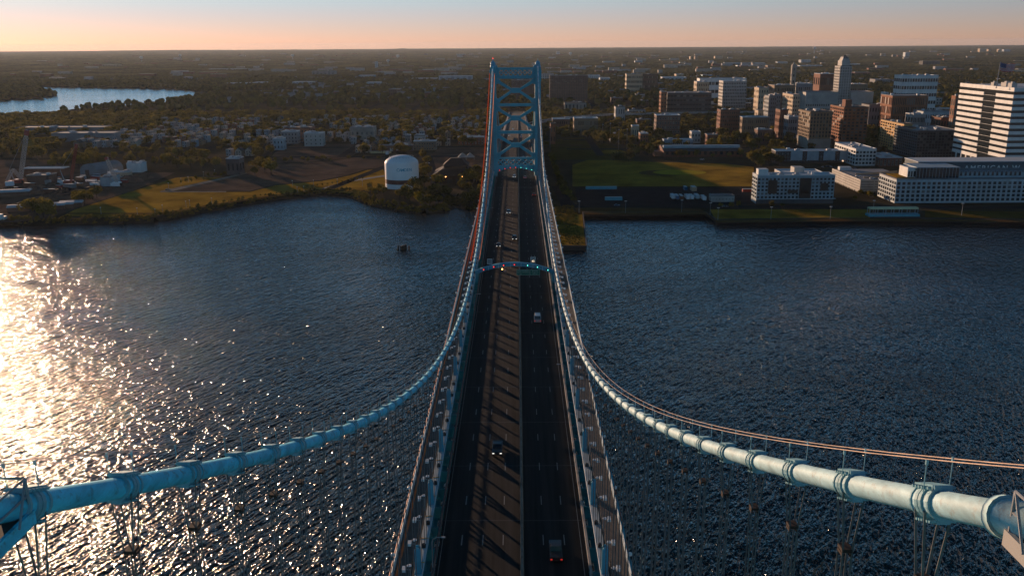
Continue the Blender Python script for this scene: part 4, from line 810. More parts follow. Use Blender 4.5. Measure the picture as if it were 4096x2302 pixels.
B('low_building', 'low shaded block below the tan apartments', 3030, 540, 3090, 520, 16, 'brick_brown', 'roof_grey', (6, 3), 2, (.4, .5), 1, Y=1120, units=2)
# left bank
B('rowhouse_block', 'long brown brick row with white shop fronts behind the water tank', 1517, 606, 1652, 583, 11, 'brick_brown', 'roof_grey', (24, 2), 2, (.45, .6), .6, 'offwhite', cat='row house')
B('rowhouse_block', 'short cream and brick terrace right of the long brown row', 1655, 602, 1745, 566, 12, 'tan', 'roof_white', (9, 2), 3, (.4, .5), .6, 'offwhite', cat='row house')
B('rowhouse_block', 'red brick terrace with paired white bay windows left of the bridge', 1831, 580, 1936, 550, 14, 'brick', 'roof_white', (8, 2), 2, (.32, .62), .6, 'white', cat='row house')
B('warehouse', 'plain grey warehouse with a flat roof in the trees', 1402, 545, 1496, 511, 24, 'stone', 'roof_grey', (5, 2), 1, (.4, .3), 3, Y=1190, cat='warehouse')
B('apartment_building', 'plain cream three storey block with few windows in the left quarter', 1217, 568, 1291, 534, 16, 'offwhite', 'roof_white', (4, 2), 3, (.2, .4), 1, Y=1120)
B('apartment_building', 'pale blue corner house with flat roof in the left quarter', 1094, 580, 1134, 556, 14, 'panel', 'roof_white', (3, 2), 2, (.3, .5), 1, Y=1080)
B('apartment_building', 'grey stucco block above the pale blue corner house', 1126, 553, 1190, 527, 16, 'grey', 'roof_white', (5, 2), 3, (.3, .5), 1, Y=1150)
B('brick_building', 'wide brick school with brown roofs in the left quarter', 1138, 535, 1242, 512, 30, 'brick', 'roof_dark', (8, 2), 2, (.4, .5), 1, Y=1210)
B('concrete_building', 'two grey roofless concrete blocks behind the brown row', 1609, 566, 1642, 546, 12, 'stone', 'roof_dark', (3, 1), 2, (.3, .4), 1, Y=1120)
B('concrete_building', 'pale concrete shell right of the roofless block', 1657, 564, 1700, 543, 12, 'offwhite', 'roof_dark', (3, 1), 2, (.3, .4), 1, Y=1125)
B('low_building', 'dark shed with a pale sloping roof beyond the park trees', 906, 668, 958, 636, 16, 'darkgrey', 'roof_white', (3, 2), 1, (.4, .5), 1, Y=870, cat='shed')
B('warehouse', 'white warehouse box behind the left quarter sheds', 508, 680, 566, 655, 14, 'white', 'roof_white', (0, 0), 0, Y=890, cat='warehouse')
B('low_building', 'tan site office with small windows in the scrap yard', 432, 708, 514, 690, 9, 'cream', 'roof_white', (8, 2), 1, (.3, .4), 1, Y=845, cat='site office')
B('warehouse', 'blue white metal shed in the middle of the scrap yard', 402, 736, 440, 710, 22, 'panel', 'roof_grey', (0, 0), 0, Y=800, cat='shed')
B('warehouse', 'very long grey warehouse roof at the far left', 64, 528, 418, 511, 30, 'greyblue', 'roof_grey', (0, 0), 0, Y=1300, cat='warehouse', units=6)
B('warehouse', 'second long grey warehouse in front of the first', 207, 553, 458, 534, 30, 'greyblue', 'roof_grey', (0, 0), 0, Y=1190, cat='warehouse', units=6)
B('warehouse', 'long rust red scrap shed with a pale roof edge', 92, 692, 256, 675, 12, 'brick', 'roof_white', (0, 0), 0, Y=870, cat='shed', units=0)
B('warehouse', 'brown block of stacked scrap sheds in the yard', 110, 735, 198, 703, 16, 'brick_brown', 'roof_grey', (0, 0), 0, Y=815, cat='shed', units=3)
# arched shed
p = G(322, 700); t = thing('arched_shed', 'grey arched metal shed with a dark doorway', 'shed', (p.x, p.y, ZL)); prof = [(0, 0), (0, 5), (1.5, 8), (4.5, 10.2), (8, 11), (11.5, 10.2), (14.5, 8), (16, 5), (16, 0)]
b = MB(); n = len(prof); b.v = [(x, 0, z) for x, z in prof]+[(x+14, 30, z) for x, z in prof]; b.f = [tuple(range(n)), tuple(range(2*n-1, n-1, -1))]+[(i, i+n, i+n+1, i+1) for i in range(n-1)]; b.m = [0]*len(b.f); b.build('wall', 'greyblue', t); MB().box(5, -.12, 0, 9, .02, 5).build('door', 'dark', t)
# dark timber building by the bridge
p = G(1735, 735); t = thing('timber_hall', 'big dark brown hall with layered hip roofs and two lit lamps', 'building', (p.x, p.y, ZL)); boxes.append((p.x-4, p.y-4, p.x+46, p.y+50)); w, D = 37, 40
MB().box(1, 1, 0, w-1, D-1, 8).build('wall', 'darkbrown', t); MB().box(-1.5, -1.5, 7.4, w+1.5, D+1.5, 12.5, tx=9, ty=9).build('roof', 'darkbrown', t); MB().box(9, 10, 12.3, w-7, D-9, 15).build('upper_wall', 'darkbrown', t); MB().box(7.5, 8.5, 15, w-5.5, D-7.5, 21, tx=7, ty=10).build('upper_roof', 'darkbrown', t)
for xx in (11, 26): MB().lathe([(.001, -.3), (.35, -.2), (.35, .2), (.001, .3)], (xx, .6, 6.3), 8).build('lamp', 'lamp_warm', t)
for xx in (3, 12, 20, 28): MB().box(xx, .7, 0, xx+5, .99, 4).build('door', 'dark', t)
# white tents near the slip
p = G(1860, 590+40); 
for k, (u, v) in enumerate(((1850, 640), (1880, 640))):
    p = G(u, v); t = thing('tent', ['pale peaked tent behind the dark hall', 'second peaked tent right beside the first behind the dark hall'][k], 'tent', (p.x, p.y, ZL)); MB().box(-5, -5, 3.4, 5, 5, 8, tx=4.7, ty=4.7).build('canopy', 'offwhite', t)
    b = MB(); [b.box(a-.1, c-.1, 0, a+.1, c+.1, 3.4) for a in (-4.6, 4.6) for c in (-4.6, 4.6)]; b.build('poles', 'metal_grey', t)
# ------------------------------------------------------------------ water tank
p = G(1609, 757); D = p.y+13; rT = (AT(1675, 700, D).x-AT(1541, 700, D).x)/2; xc = (AT(1675, 700, D).x+AT(1541, 700, D).x)/2
zs = AT(1609, 652, D).z-ZL; ztp = AT(1609, 620, D).z-ZL
wt = thing('water_tank', 'huge white domed water tank lettered CAMDEN with a maroon stripe', 'water tank', (xc, D, ZL)); boxes.append((xc-rT-4, D-rT-3, xc+rT+4, D+rT+3))
MB().lathe([(rT, 0), (rT, 4.2)], n=64).lathe([(rT, 8.0), (rT, zs)]+[(rT*math.cos(a), zs+(ztp-zs)*math.sin(a)) for a in [R(k) for k in (10, 20, 30, 42, 55, 68, 80, 90)]], n=64).build('shell', 'tank', wt, True)
MB().lathe([(rT+.06, 4.2), (rT+.06, 8.0)], n=64).build('stripe', 'maroon', wt, True)
b = MB()
for k in range(24): a = 2*math.pi*k/24; b.tube([(rT*.72*math.cos(a), rT*.72*math.sin(a), zs+(ztp-zs)*.62), (rT*.72*math.cos(a), rT*.72*math.sin(a), zs+(ztp-zs)*.62+1.8)], .08, 4)
b.tube([(rT*.72*math.cos(2*math.pi*k/24), rT*.72*math.sin(2*math.pi*k/24), zs+(ztp-zs)*.62+1.8) for k in range(25)], .08, 4); b.build('roof_railing', 'metal_grey', wt)
for k, ch in enumerate('CAMDEN'):
    a = math.asin(max(-1, min(1, (-.10+k*.142)))); text(ch, 3.6, 'tankblue', ((rT+.05)*math.sin(a), -(rT+.05)*math.cos(a), AT(1609, 680, D-13).z-ZL), wt, 'letter', .03, rot=(R(90), 0, a))
# pilings in the water
for k, (u, v0, v1) in enumerate(((1594, 996, 981), (1604.5, 998, 983), (1609, 997, 984), (1613, 997, 981), (1618, 997, 980), (1623, 998, 977), (1625, 998, 979), (1637, 997, 982))):
    p = G(u, v0, 0); h = AT(u, v1, p.y).z
    tag(MB().tube([(p.x, p.y, -1), (p.x+.15*(k % 3-1), p.y, h)], [.62, .52], 8).build('wooden_piling', 'wood'), 'weathered timber piling standing in the river left of the bridge', 'piling', 'timber pilings in the river')
# ------------------------------------------------------------------ cranes
def lattice(mb, p, q, w, n, mi=0, r=.14):
    p = Vector(p); q = Vector(q); d = (q-p).normalized(); a = d.cross(Vector((0, 1, 0))).normalized(); c = d.cross(a)
    cor = lambda t, i: p+(q-p)*t+(a*(1 if i in (0, 3) else -1)+c*(1 if i < 2 else -1))*w/2*(1 if .08 < t < .9 else .45)
    for i in range(4):
        for k in range(n): mb.beam(cor(k/n, i), cor((k+1)/n, i), r*1.3, mi=mi); mb.beam(cor(k/n, i), cor((k+1)/n, (i+1) % 4), r, mi=mi)
def crane(label, ub, vb, ut, vt, mB, col, w=2.2, n=16):
    p = G(ub, vb); tip = AT(ut, vt, p.y); t = thing('crawler_crane', label, 'crane', (p.x, p.y, ZL)); b = MB(); tp = (tip.x-p.x, 0, tip.z-ZL); lattice(b, (0, 0, 2.5), tp, w, n, r=.28); bo = b.build('lattice_boom', mB, t)
    MB().beam(Vector((0, 0, 2.5)).lerp(Vector(tp), .9), tp, w*1.2, mi=0).build('boom_tip', 'car_red', t)
    MB().box(-4.5, -2.4, 1.6, 2.5, 2.4, 5).box(-6, -2, 1.8, -4.5, 2, 4.2).build('cab_body', col, t); MB().box(2.5, -2.2, 1.8, 4, -.6, 4.4).build('cab', 'glass', t)
    for s in (-1, 1): MB().box(-4, s*3-.7, 0, 4, s*3+.7, 1.5).build('crawler_track', 'dark', t)
    b = MB(); b.beam((-5, 0, 4.5), (-8, 0, 14), .4); b.beam((-8, 0, 14), tp, .18); b.beam((-8, 0, 14), (-5.5, 0, 3), .2); b.build('mast_and_stays', 'metal_grey', t)
crane('tall white lattice boom crane with a red tip at the far left', 82, 738, 108, 520, 'offwhite', 'car_red', 2.6, 20)
crane('dark red lattice boom crane in the middle of the scrap yard', 284, 742, 306, 575, 'rust_red', 'car_red', 1.8, 18)
crane('short white lattice crane leaning left in the scrap yard', 474, 750, 424, 628, 'offwhite', 'car_white', 2.2, 14)
t0 = G(62, 735)
b = MB(); lattice(b, (0, 0, 2), (8, 0, 14), 2, 7, r=.25); lattice(b, (8, 0, 14), (15, 0, 2), 2, 7, r=.25); t = thing('scrap_grab_frame', 'white lattice A frame machine at the foot of the tall crane', 'crane', (t0.x-8, t0.y, ZL)); b.build('lattice_frame', 'offwhite', t); MB().box(1, -2, 0, 13, 2, 3).build('base', 'car_red', t)
# containers, trailers, piles
def container(label, u, v, L_, W, Hh, col, rz=0, cat='container', trailer=False, group=None):
    p = G(u, v); t = thing('trailer' if trailer else 'container', label, cat, (p.x, p.y, ZL), rz, group); z0 = 1.1 if trailer else .1
    b = MB().box(0, 0, z0, L_, W, z0+Hh)
    for k in range(int(L_/1.2)): b.box(.3+k*1.2, -.08, z0+.2, .8+k*1.2, 0, z0+Hh-.2)
    b.build('box', col, t); MB().box(.2, .2, z0+Hh, L_-.2, W-.2, z0+Hh+.08).build('roof', 'roof_white', t)
    if trailer:
        for xx in (1, L_-2): 
            for yy in (0, W-.3): MB().tube([(xx+.5, yy, .55), (xx+.5, yy+.3, .55)], .55, 10).build('wheel', 'dark', t)
    boxes.append((p.x-2, p.y-2, p.x+L_+2, p.y+W+2)); return t
tr = [(2688, 800, 'car_white', 'first'), (2704, 802, 'car_blue', 'blue'), (2722, 803, 'brick', 'rust red'), (2746, 802, 'car_white', 'clean white'), (2763, 802, 'car_white', 'white right hand'), (2784, 800, 'roof_white', 'long pale'), (2812, 806, 'car_white', 'wide white')]
for u, v, c, n_ in tr: container(n_+' box trailer in the row parked in the riverfront lot', u, v, 2.6 if c != 'roof_white' else 3, 11, 2.7, c, 0, 'trailer', True)
container('teal roofed long container at the back of the riverfront lot', 2343, 758, 36*.75, 2.6, 2.4, 'teal_roof'); container('bright teal container standing alone in the riverfront lot', 2420, 802, 14, 3, 2.6, 'teal_roof')
container('sunlit cream box beside the back edge of the riverfront lot', 2768, 765, 4, 10, 3.4, 'cream'); container('small blue container leaning at the back of the lot', 2738, 762, 2.4, 8, 3, 'car_blue'); container('red machine container near the apartment block', 2971, 768, 8, 3, 2.4, 'car_red')
t, w, h = B('low_building', 'low flat site building with a ramp roof in the riverfront lot', 2845, 808, 2937, 785, 10, 'offwhite', 'roof_grey', (7, 2), 1, (.25, .3), 1.2, units=0, cat='site office')
for k, (u, v) in enumerate(((1560, 608), (1586, 606), (1604, 606), (1620, 604), (1560-18, 622))): container(['white box truck left of the row behind the water tank', 'white box truck second from left behind the tank', 'white box truck in the middle behind the tank', 'white box truck at the right end behind the tank', 'white container standing left of the trucks behind the tank'][k], u, v, 3.2, 9, 3, 'car_white', 0, 'truck', True)
container('pale green long container row behind the tank', 1482, 614, 24, 2.5, 2.4, 'yellow_sign')
ycol = ['car_white', 'brick', 'greyblue', 'offwhite', 'brick_orange', 'car_red', 'panel', 'grey']; yn = ['white', 'brick red', 'slate grey', 'cream', 'orange brown', 'red', 'pale blue', 'grey']
for k in range(34):
    u = 20+rnd.random()*480; v = 765-u*.12+rnd.random()*55-20; c = k % 8
    container(f'{yn[c]} skip container scattered in the scrap yard', u, v, 5+rnd.random()*6, 3, 2+rnd.random()*2, ycol[c], rnd.random()*.8-.4, group=f'{yn[c]} containers in the scrap yard')
def mound(u, v, r, h, m, label, cat):
    p = G(u, v); b = MB(); n = 26; rings = 7; b.v = []
    for i in range(rings+1):
        rr = r*(1-i/rings)
        for k in range(n):
            a = 2*math.pi*k/n; j = 1+.25*(rnd.random()-.5); b.v.append((p.x+rr*j*math.cos(a), p.y+rr*j*math.sin(a)*.7, ZL+h*math.sin(i/rings*math.pi/2)*(1+.5*(rnd.random()-.5))*(i > 0)))
    for i in range(rings):
        for k in range(n): k2 = (k+1) % n; b.f.append((i*n+k, i*n+k2, (i+1)*n+k2, (i+1)*n+k)); b.m.append(0)
    tag(b.build('scrap_pile', m), label, cat)
for k, (u, v, r, h) in enumerate(((40, 770, 11, 5), (150, 770, 15, 6), (215, 752, 12, 5), (260, 775, 14, 5), (330, 745, 10, 4), (180, 800, 13, 4), (380, 760, 12, 4), (520, 725, 14, 5), (570, 712, 12, 4), (90, 825, 12, 3))):
    mound(u, v, r, h, ['rust', 'brick_brown', 'dirt'][k % 3], ['rust coloured heap of scrap metal beside the tall crane', 'broad brown scrap heap behind the moored barge', 'grey scrap heap in front of the stacked sheds', 'rusty scrap heap under the dark red crane', 'brown scrap heap beside the arched shed', 'flat grey scrap heap near the shoreline trees', 'rusty heap below the blue white shed', 'brown heap near the lawn edge', 'grey heap at the yard corner by the lawn', 'low rusty heap beside the boats'][k], 'scrap pile')
# boats at the far left shore
def boat(label, u, v, L_, rz, col):
    p = G(u, v, 0); t = thing('boat', label, 'boat', (p.x, p.y, 0), rz); w = L_*.16
    out = [(-L_/2, -w*.8), (L_*.25, -w), (L_*.42, -w*.6), (L_/2, 0), (L_*.42, w*.6), (L_*.25, w), (-L_/2, w*.8)]
    MB().prism(out, -.3, 2.2).build('hull', 'darkgrey', t); MB().prism([(a*.96, c*.9) for a, c in out], 2.2, 2.5).build('deck', col, t)
    MB().box(-L_*.35, -w*.55, 2.5, -L_*.05, w*.55, 5.2).box(-L_*.3, -w*.4, 5.2, -L_*.12, w*.4, 7).build('cabin', 'white', t); MB().tube([(-L_*.2, 0, 7), (-L_*.2, 0, 12)], .12, 5).build('mast', 'metal_grey', t)
boat('white decked workboat moored at the left shore', -10, 880, 36, R(14), 'roof_white'); boat('second barge with a pale deck behind the first', 35, 892, 30, R(8), 'offwhite')
for k, (u, v, L_, W) in enumerate(((-60, 790, 34, 14), (30, 850, 40, 9), (215, 838, 14, 8), (240, 832, 16, 8))):
    p = G(u, v); t = thing('shore_shed', ['bright white roofed shed at the extreme left edge', 'long pale roofed shed by the left shore', 'small shed with a sunlit pale roof by the shore trees', 'second sunlit roofed shed beside the first'][k], 'shed', (p.x, p.y, ZL), R(16)); MB().box(0, 0, 0, L_, W, 3.6).build('wall', 'brick_brown', t); MB().box(-.5, -.5, 3.6, L_+.5, W+.5, 5.0, ty=W*.42).build('roof', 'roof_white', t)
# promenade pavilion
t = thing('riverside_pavilion', 'long open pavilion with a pale yellow roof and teal base at the water edge', 'pavilion', tuple(G(3478, 866))); a = t.location.x; b_ = AT(3672, 866, t.location.y).x-a
MB().box(0, 0, 5.2, b_, 6, 6.4, ty=.8).build('roof', 'yellow_sign', t); MB().box(-1, -.8, 0, b_+1, 6, 1.6).build('base', 'teal_roof', t)
b = MB(); [b.box(k*(b_-.4)/6, .4, 1.6, k*(b_-.4)/6+.3, .8, 5.2) for k in range(7)]; [b.box(k*(b_-.4)/6, 5, 1.6, k*(b_-.4)/6+.3, 5.4, 5.2) for k in range(7)]; b.build('columns', 'panel', t)
# lamp posts
def lampgroup(pts, h, label, group, head='lampwhite', name='street_lamp', base=ZL):
    f = None
    for u, v in pts:
        p = G(u, v)
        if f is None:
            f = thing(name, label, 'lamp post', (p.x, p.y, base), 0, group); MB().tube([(0, 0, 0), (0, 0, h)], [.14, .09], 6).build('post', 'metal_grey', f); MB().box(-.9 if h > 8 else -.35, -.25, h-.1, .9 if h > 8 else .35, .25, h+.25).build('lamp_head', head, f); kids(f)
        else: dup(f, (p.x, p.y, base))
lampgroup([(405, 856), (550, 858), (622, 862), (651, 846), (745, 830), (760, 826), (848, 817), (1170, 745), (1190, 770), (1255, 742), (1350, 738), (1216, 768), (1450, 745), (675, 754), (725, 735), (754, 728), (815, 708), (860, 700)], 5, 'slim park lamp post standing on the lawn by the river', 'lamp posts on the park lawn')
lampgroup([(2316, 852), (2502, 852), (2726, 848), (2840, 860), (2871, 881), (3083, 878), (3320, 876), (3492, 850), (3846, 862)], 9, 'pale tall lamp post on the promenade beside the sea wall', 'lamp posts along the promenade')
lampgroup([(2200, 590), (2275, 546), (2410, 575), (2507, 598), (2474, 600), (2440, 570), (2363, 520)], 24, 'tall floodlight mast at the edge of the upper ball field', 'floodlight masts around the ball field', name='floodlight_mast')
# water towers on the horizon, tall far towers
def wtower(u, v, Y, h, r, label):
    p = AT(u, v, Y); t = thing('water_tower', label, 'water tower', (p.x, Y, ZL)); z = p.z-ZL
    MB().tube([(0, 0, 0), (0, 0, z-r)], r*.22, 8).build('stem', 'panel', t); MB().lathe([(r*.2, -r*.9), (r*.8, -r*.55), (r, 0), (r*.8, r*.5), (.01, r*.7)], (0, 0, z), 16).build('bowl', 'white', t, True)
for a in ((1591, 224, 7000, 0, 14, 'pale blue water tower near the horizon left of the bridge tower'), (1552, 242, 5200, 0, 9, 'small round white water tower below the pale blue one'), (2282, 214, 8000, 0, 15, 'white water tower near the horizon right of the bridge tower'), (565, 230, 6500, 0, 13, 'bright white water tower at the far left horizon'), (720, 221, 8000, 0, 12, 'small white water tower right of the far left one'), (1170, 222, 7000, 0, 13, 'pale water tower on the horizon in the left half'), (3258, 192, 8500, 0, 16, 'pale water tower at the far right horizon')): wtower(*a)
far = [(1500, 273, 1508, 248, 4200, 'white', 'thin white high rise standing alone in the far woods'), (1647, 319, 1760, 314, 3000, 'white', 'long white industrial roof in the woods left of the tower'), (1755, 320, 1889, 305, 2900, 'panel', 'broad white warehouse beside the long industrial roof'), (3620, 228, 3637, 210, 4800, 'panel', 'blue tinted tall building far right in the woods'),
       (3918, 210, 3945, 195, 5600, 'cream', 'sunlit cream high rise on the far right ridge'), (3953, 207, 3962, 197, 5600, 'cream', 'tiny lit block right of the cream high rise'), (3995, 210, 4006, 197, 5700, 'cream', 'small lit high rise on the far right ridge'), (4015, 208, 4040, 198, 5800, 'white', 'wide pale block at the far right ridge'),
       (3204, 252, 3243, 240, 3300, 'white', 'small white building with a roof box in the right woods'), (2761, 241, 2767, 226, 4600, 'cream', 'slim tan tower on the right horizon'), (2780, 240, 2793, 226, 4700, 'tan', 'tan block beside the slim tower'), (2860, 236, 2890, 225, 4900, 'cream', 'cream institution on the right horizon'),
       (2225, 218, 2240, 208, 6000, 'white', 'small white building on the horizon right of the bridge'), (2195, 235, 2222, 230, 4800, 'white', 'low white roof beyond the right tower top'), (2412, 252, 2460, 246, 3900, 'white', 'white roofed depot in the far woods'), (2540, 250, 2570, 244, 4000, 'panel', 'pale blue shed in the far woods'),
       (2640, 243, 2690, 239, 4200, 'cream', 'strip of lit rooftops in the far woods'), (2720, 256, 2744, 249, 3700, 'cream', 'small cream office in the far woods'), (2900, 258, 3060, 252, 3600, 'white', 'long white distribution roofs at right'), (2950, 268, 3030, 262, 3300, 'panel', 'second row of long pale roofs at right'),
       (3110, 255, 3150, 248, 3600, 'white', 'white roofed plant right of the long roofs'), (2160, 318, 2215, 296, 2500, 'offwhite', 'white sunlit depot just right of the bridge tower'), (2350, 314, 2400, 302, 2450, 'white', 'white shed behind the dark apartment slab'), (2400, 322, 2440, 312, 2400, 'panel', 'small pale depot right of the white shed'),
       (2650, 320, 2745, 309, 2300, 'roof_white', 'flat wide pale roof behind the dark parking garage'), (2705, 308, 2735, 297, 2500, 'cream', 'cream plant house above the flat pale roof'), (2810, 306, 2850, 300, 2700, 'teal_roof', 'teal roofed hall in the right woods'), (1435, 309, 1497, 302, 3100, 'panel', 'pale flat shed left of the industrial roofs'),
       (1248, 302, 1340, 285, 3200, 'grey', 'broad grey domed plant in the left woods'), (1170, 345, 1250, 328, 2700, 'panel', 'pale school building by the pasture'), (1015, 345, 1060, 330, 2750, 'roof_white', 'white shed at the left of the pasture'), (905, 345, 1010, 333, 2750, 'panel', 'white peaked terminal at the end of the channel'),
       (1466, 336, 1520, 330, 2600, 'panel', 'long blue white roof right of the pasture'), (1555, 378, 1600, 358, 2150, 'brick_brown', 'brown apartment block in the left trees'), (1720, 248, 1740, 243, 4200, 'cream', 'lit rooftop in the far left woods'), (1802, 252, 1830, 247, 4100, 'cream', 'row of lit rooftops left of the tower top'),
       (1825, 223, 1862, 217, 6500, 'panel', 'pale blocks near the horizon left of the tower'), (835, 281, 990, 276, 3700, 'white', 'thin line of white roofs in the left woods'), (410, 268, 475, 258, 3600, 'cream', 'orange lit quarry roofs at far left'), (240, 287, 350, 283, 3500, 'cream', 'thin lit roof line at far left'),
       (3690, 262, 3760, 245, 3000, 'darkgrey', 'dark school block in the far right woods'), (3380, 262, 3440, 256, 3100, 'panel', 'teal white roofs in the right woods'), (3200, 268, 3290, 262, 3000, 'panel', 'row of teal roofs left of the city hall'), (3070, 275, 3100, 262, 2800, 'tan', 'tan block far behind the hospital'),
       (4020, 290, 4096, 283, 2600, 'cream', 'orange lit flat roofs behind the flag'), (3500, 330, 3560, 318, 2200, 'grey', 'grey office behind the white office'), (3420, 300, 3480, 290, 2500, 'brick', 'brick mill behind the city hall tower')]
for uL, vb, uR, vt, Y, m, lb in far:
    m = {'white': 'far_white', 'roof_white': 'far_white'}.get(m, m)
    B('distant_building', lb, uL, vb, uR, vt, max(14, 40), m, 'roof_white' if m in ('far_white', 'panel') else 'roof_grey', (6, 0), 2 if (vb-vt) < 12 else 5, (.5, .4), 1, m, Y=min(19000, max(Y, G(uL, vb, 14).y)), units=1, cat='building')
# ------------------------------------------------------------------ houses of the left and right quarters
def house_proto(kind, wall, roof, label, group):
    t = thing('row_house' if kind == 'flat' else 'gable_house', label, 'house', (0, 0, -50), 0, group); W = 5.6 if kind == 'flat' else 7.6; D = 12; H_ = 7.6 if kind == 'flat' else 6.2
    if kind == 'flat':
        b = MB().box(-W/2, 0, 0, W/2, D, H_); b.box(-W/2, -.15, H_, W/2, .3, H_+.7); b.build('wall', wall, t); MB().box(-W/2+.1, .3, H_, W/2-.1, D, H_+.15).box(-.5, D*.6, H_+.15, .5, D*.6+1, H_+1.4).build('roof', roof, t)
    else:
        b = MB().box(-W/2, 0, 0, W/2, D, H_); b.poly([(-W/2, 0, H_), (W/2, 0, H_), (0, 0, H_+3)]); b.poly([(-W/2, D, H_), (W/2, D, H_), (0, D, H_+3)]); b.build('wall', wall, t)
        b = MB(); b.hexa([(-W/2-.4, -.4, H_-.3), (0, -.4, H_+2.9), (0, D+.4, H_+2.9), (-W/2-.4, D+.4, H_-.3), (-W/2-.4, -.4, H_-.05), (0, -.4, H_+3.2), (0, D+.4, H_+3.2), (-W/2-.4, D+.4, H_-.05)]); b.hexa([(0, -.4, H_+2.9), (W/2+.4, -.4, H_-.3), (W/2+.4, D+.4, H_-.3), (0, D+.4, H_+2.9), (0, -.4, H_+3.2), (W/2+.4, -.4, H_-.05), (W/2+.4, D+.4, H_-.05), (0, D+.4, H_+3.2)]); b.build('roof', roof, t)
        MB().box(1.2, D*.5, H_+.5, 2.0, D*.5+.8, H_+4).build('chimney', 'brick', t)
    me = window_mesh(1.1, 1.6, 'offwhite', 'f')
    for xx in (-1.5, 1.5): put('window', me, t, (xx, -.005, H_-2.4))
    put('window', me, t, (-1.5, -.005, 1.4)); MB().box(.9, -.12, 0, 2.0, .01, 2.3).build('door', 'dark', t); kids(t); return t, W, D
protos = [house_proto('flat', 'wall_cream', 'roof_grey', 'narrow flat roofed row house with a pale rendered front', 'pale row houses among the trees'), house_proto('flat', 'brick', 'roof_grey', 'narrow flat roofed row house with a red brick front', 'brick row houses among the trees'), house_proto('flat', 'wall_blue', 'roof_grey', 'narrow flat roofed row house with a bluish white front', 'bluish white row houses among the trees'),
          house_proto('gable', 'wall_cream', 'roof_dark', 'small gabled house with a cream front and grey roof', 'cream gabled houses among the trees'), house_proto('flat', 'wall_grey', 'roof_grey', 'narrow flat roofed row house with a grey stucco front', 'grey row houses among the trees'), house_proto('gable', 'tan', 'roof_dark', 'small gabled house with tan walls and a dark roof', 'tan gabled houses among the trees')]
used = set(); nh = 0
def free(x, y, m=2, b=boxes):
    return not any(a-m < x < c+m and b0-m < y < d+m for a, b0, c, d in b)
def inpoly(x, y, p):
    c = False; j = len(p)-1
    for i in range(len(p)):
        if (p[i][1] > y) != (p[j][1] > y) and x < (p[j][0]-p[i][0])*(y-p[i][1])/(p[j][1]-p[i][1])+p[i][0]: c = not c
        j = i
    return c
hrows = []
for y in (1022, 1050, 1082, 1118, 1145, 1172, 1214, 1245, 1275, 1322, 1350, 1385, 1442, 1475, 1510, 1575, 1610, 1650, 1712, 1760, 1810, 1870, 1930): hrows.append((-560 if y > 1100 else -330, -40, y, .55))
for y in (1090, 1150, 1195, 1250, 1320, 1390, 1470): hrows.append((70, 330, y, .22))
for xa, xb, y, pr in hrows:
    x = xa*(y/1400 if y > 1400 else 1)
    while x < xb*(1 if y < 1400 else 1.2):
        if rnd.random() < pr*.6:
            k = rnd.choice((0, 0, 1, 2, 2, 3, 4, 4, 5)); t, W, D = protos[k]
            for _ in range(rnd.randint(2, 7) if k not in (3, 5) else rnd.randint(1, 2)):
                if nh >= 285: break
                if free(x, y+5, 5) and not any(inpoly(x, y, z) for z in zones) and not any(abs(x-s) < 8 for s in (-470, -380, -290, -200, -110, 95, 150, 215, 290)):
                    if k not in used: t.location = (x, y, ZL); used.add(k)
                    else: dup(t, (x, y, ZL), 0, scale=(1, 1, .85+.35*rnd.random()))
                    boxes.append((x-W/2, y-2, x+W/2, y+D)); nh += 1
                x += W+(.02 if k not in (3, 5) else 4)
        else: x += 9
lowp = []
for m_, rf, lb in (('brick_brown', 'roof_grey', 'low brown brick block between the taller buildings'), ('tan', 'roof_white', 'low tan block with white roof between the taller buildings'), ('offwhite', 'roof_dark', 'low pale block with dark roof between the taller buildings')):
    t = thing('low_block', lb, 'building', (0, 0, -60), 0, lb.split(' with')[0]+'s'); shell(t, 20, 16, 9, m_, rf, .7)
    for k in range(5):
        for r_ in range(2): put('window', window_mesh(1.8, 1.9, m_, 'f') if k+r_ == 0 else COL.objects[-1].data if False else wm_, t, (2.2+k*3.9, -.005, 1.6+r_*4)) if k+r_ else globals().update(wm_=window_mesh(1.8, 1.9, m_, 'f')) or put('window', wm_, t, (2.2, -.005, 1.6))
    MB().box(5, 6, 9.1, 8, 9, 11).build('roof_unit', 'metal_grey', t); kids(t); lowp.append(t)
nb_ = 0; usedl = set(); k = 0
while nb_ < 70 and k < 3000:
    k += 1; y = rnd.uniform(1070, 2100); x = rnd.uniform(60, .62*y)
    if free(x, y, 16, boxes) and free(x+20, y+8, 8, boxes) and not any(inpoly(x+a, y, z) for z in zones for a in (0, 20)) and not any(inpoly(x+a, y+c, z) for z in streets for a in (0, 10, 20) for c in (0, 16)):
        i = rnd.randrange(3); sc_ = (rnd.uniform(.7, 1.6), rnd.uniform(.7, 1.3), rnd.uniform(.6, 1.5))
        if i not in usedl: lowp[i].location = (x, y, ZL); usedl.add(i)
        else: dup(lowp[i], (x, y, ZL), 0, scale=sc_)
        boxes.append((x-2, y-2, x+20*sc_[0], y+16)); nb_ += 1
mb = MB()
for _ in range(650):
    y = rnd.uniform(1950, 3300); x = rnd.uniform(-.62*y, .62*y)
    if inpoly(x, y, chan) or abs(x) < 25 or (x < -650 and y < 3100): continue
    w_, h_ = rnd.uniform(7, 22), rnd.uniform(8, 13); mb.box(x, y, ZL, x+w_, y+11, ZL+h_, rnd.randrange(3)); mb.box(x-.3, y-.3, ZL+h_, x+w_+.3, y+11.3, ZL+h_+2.2, 3, ty=5.4)
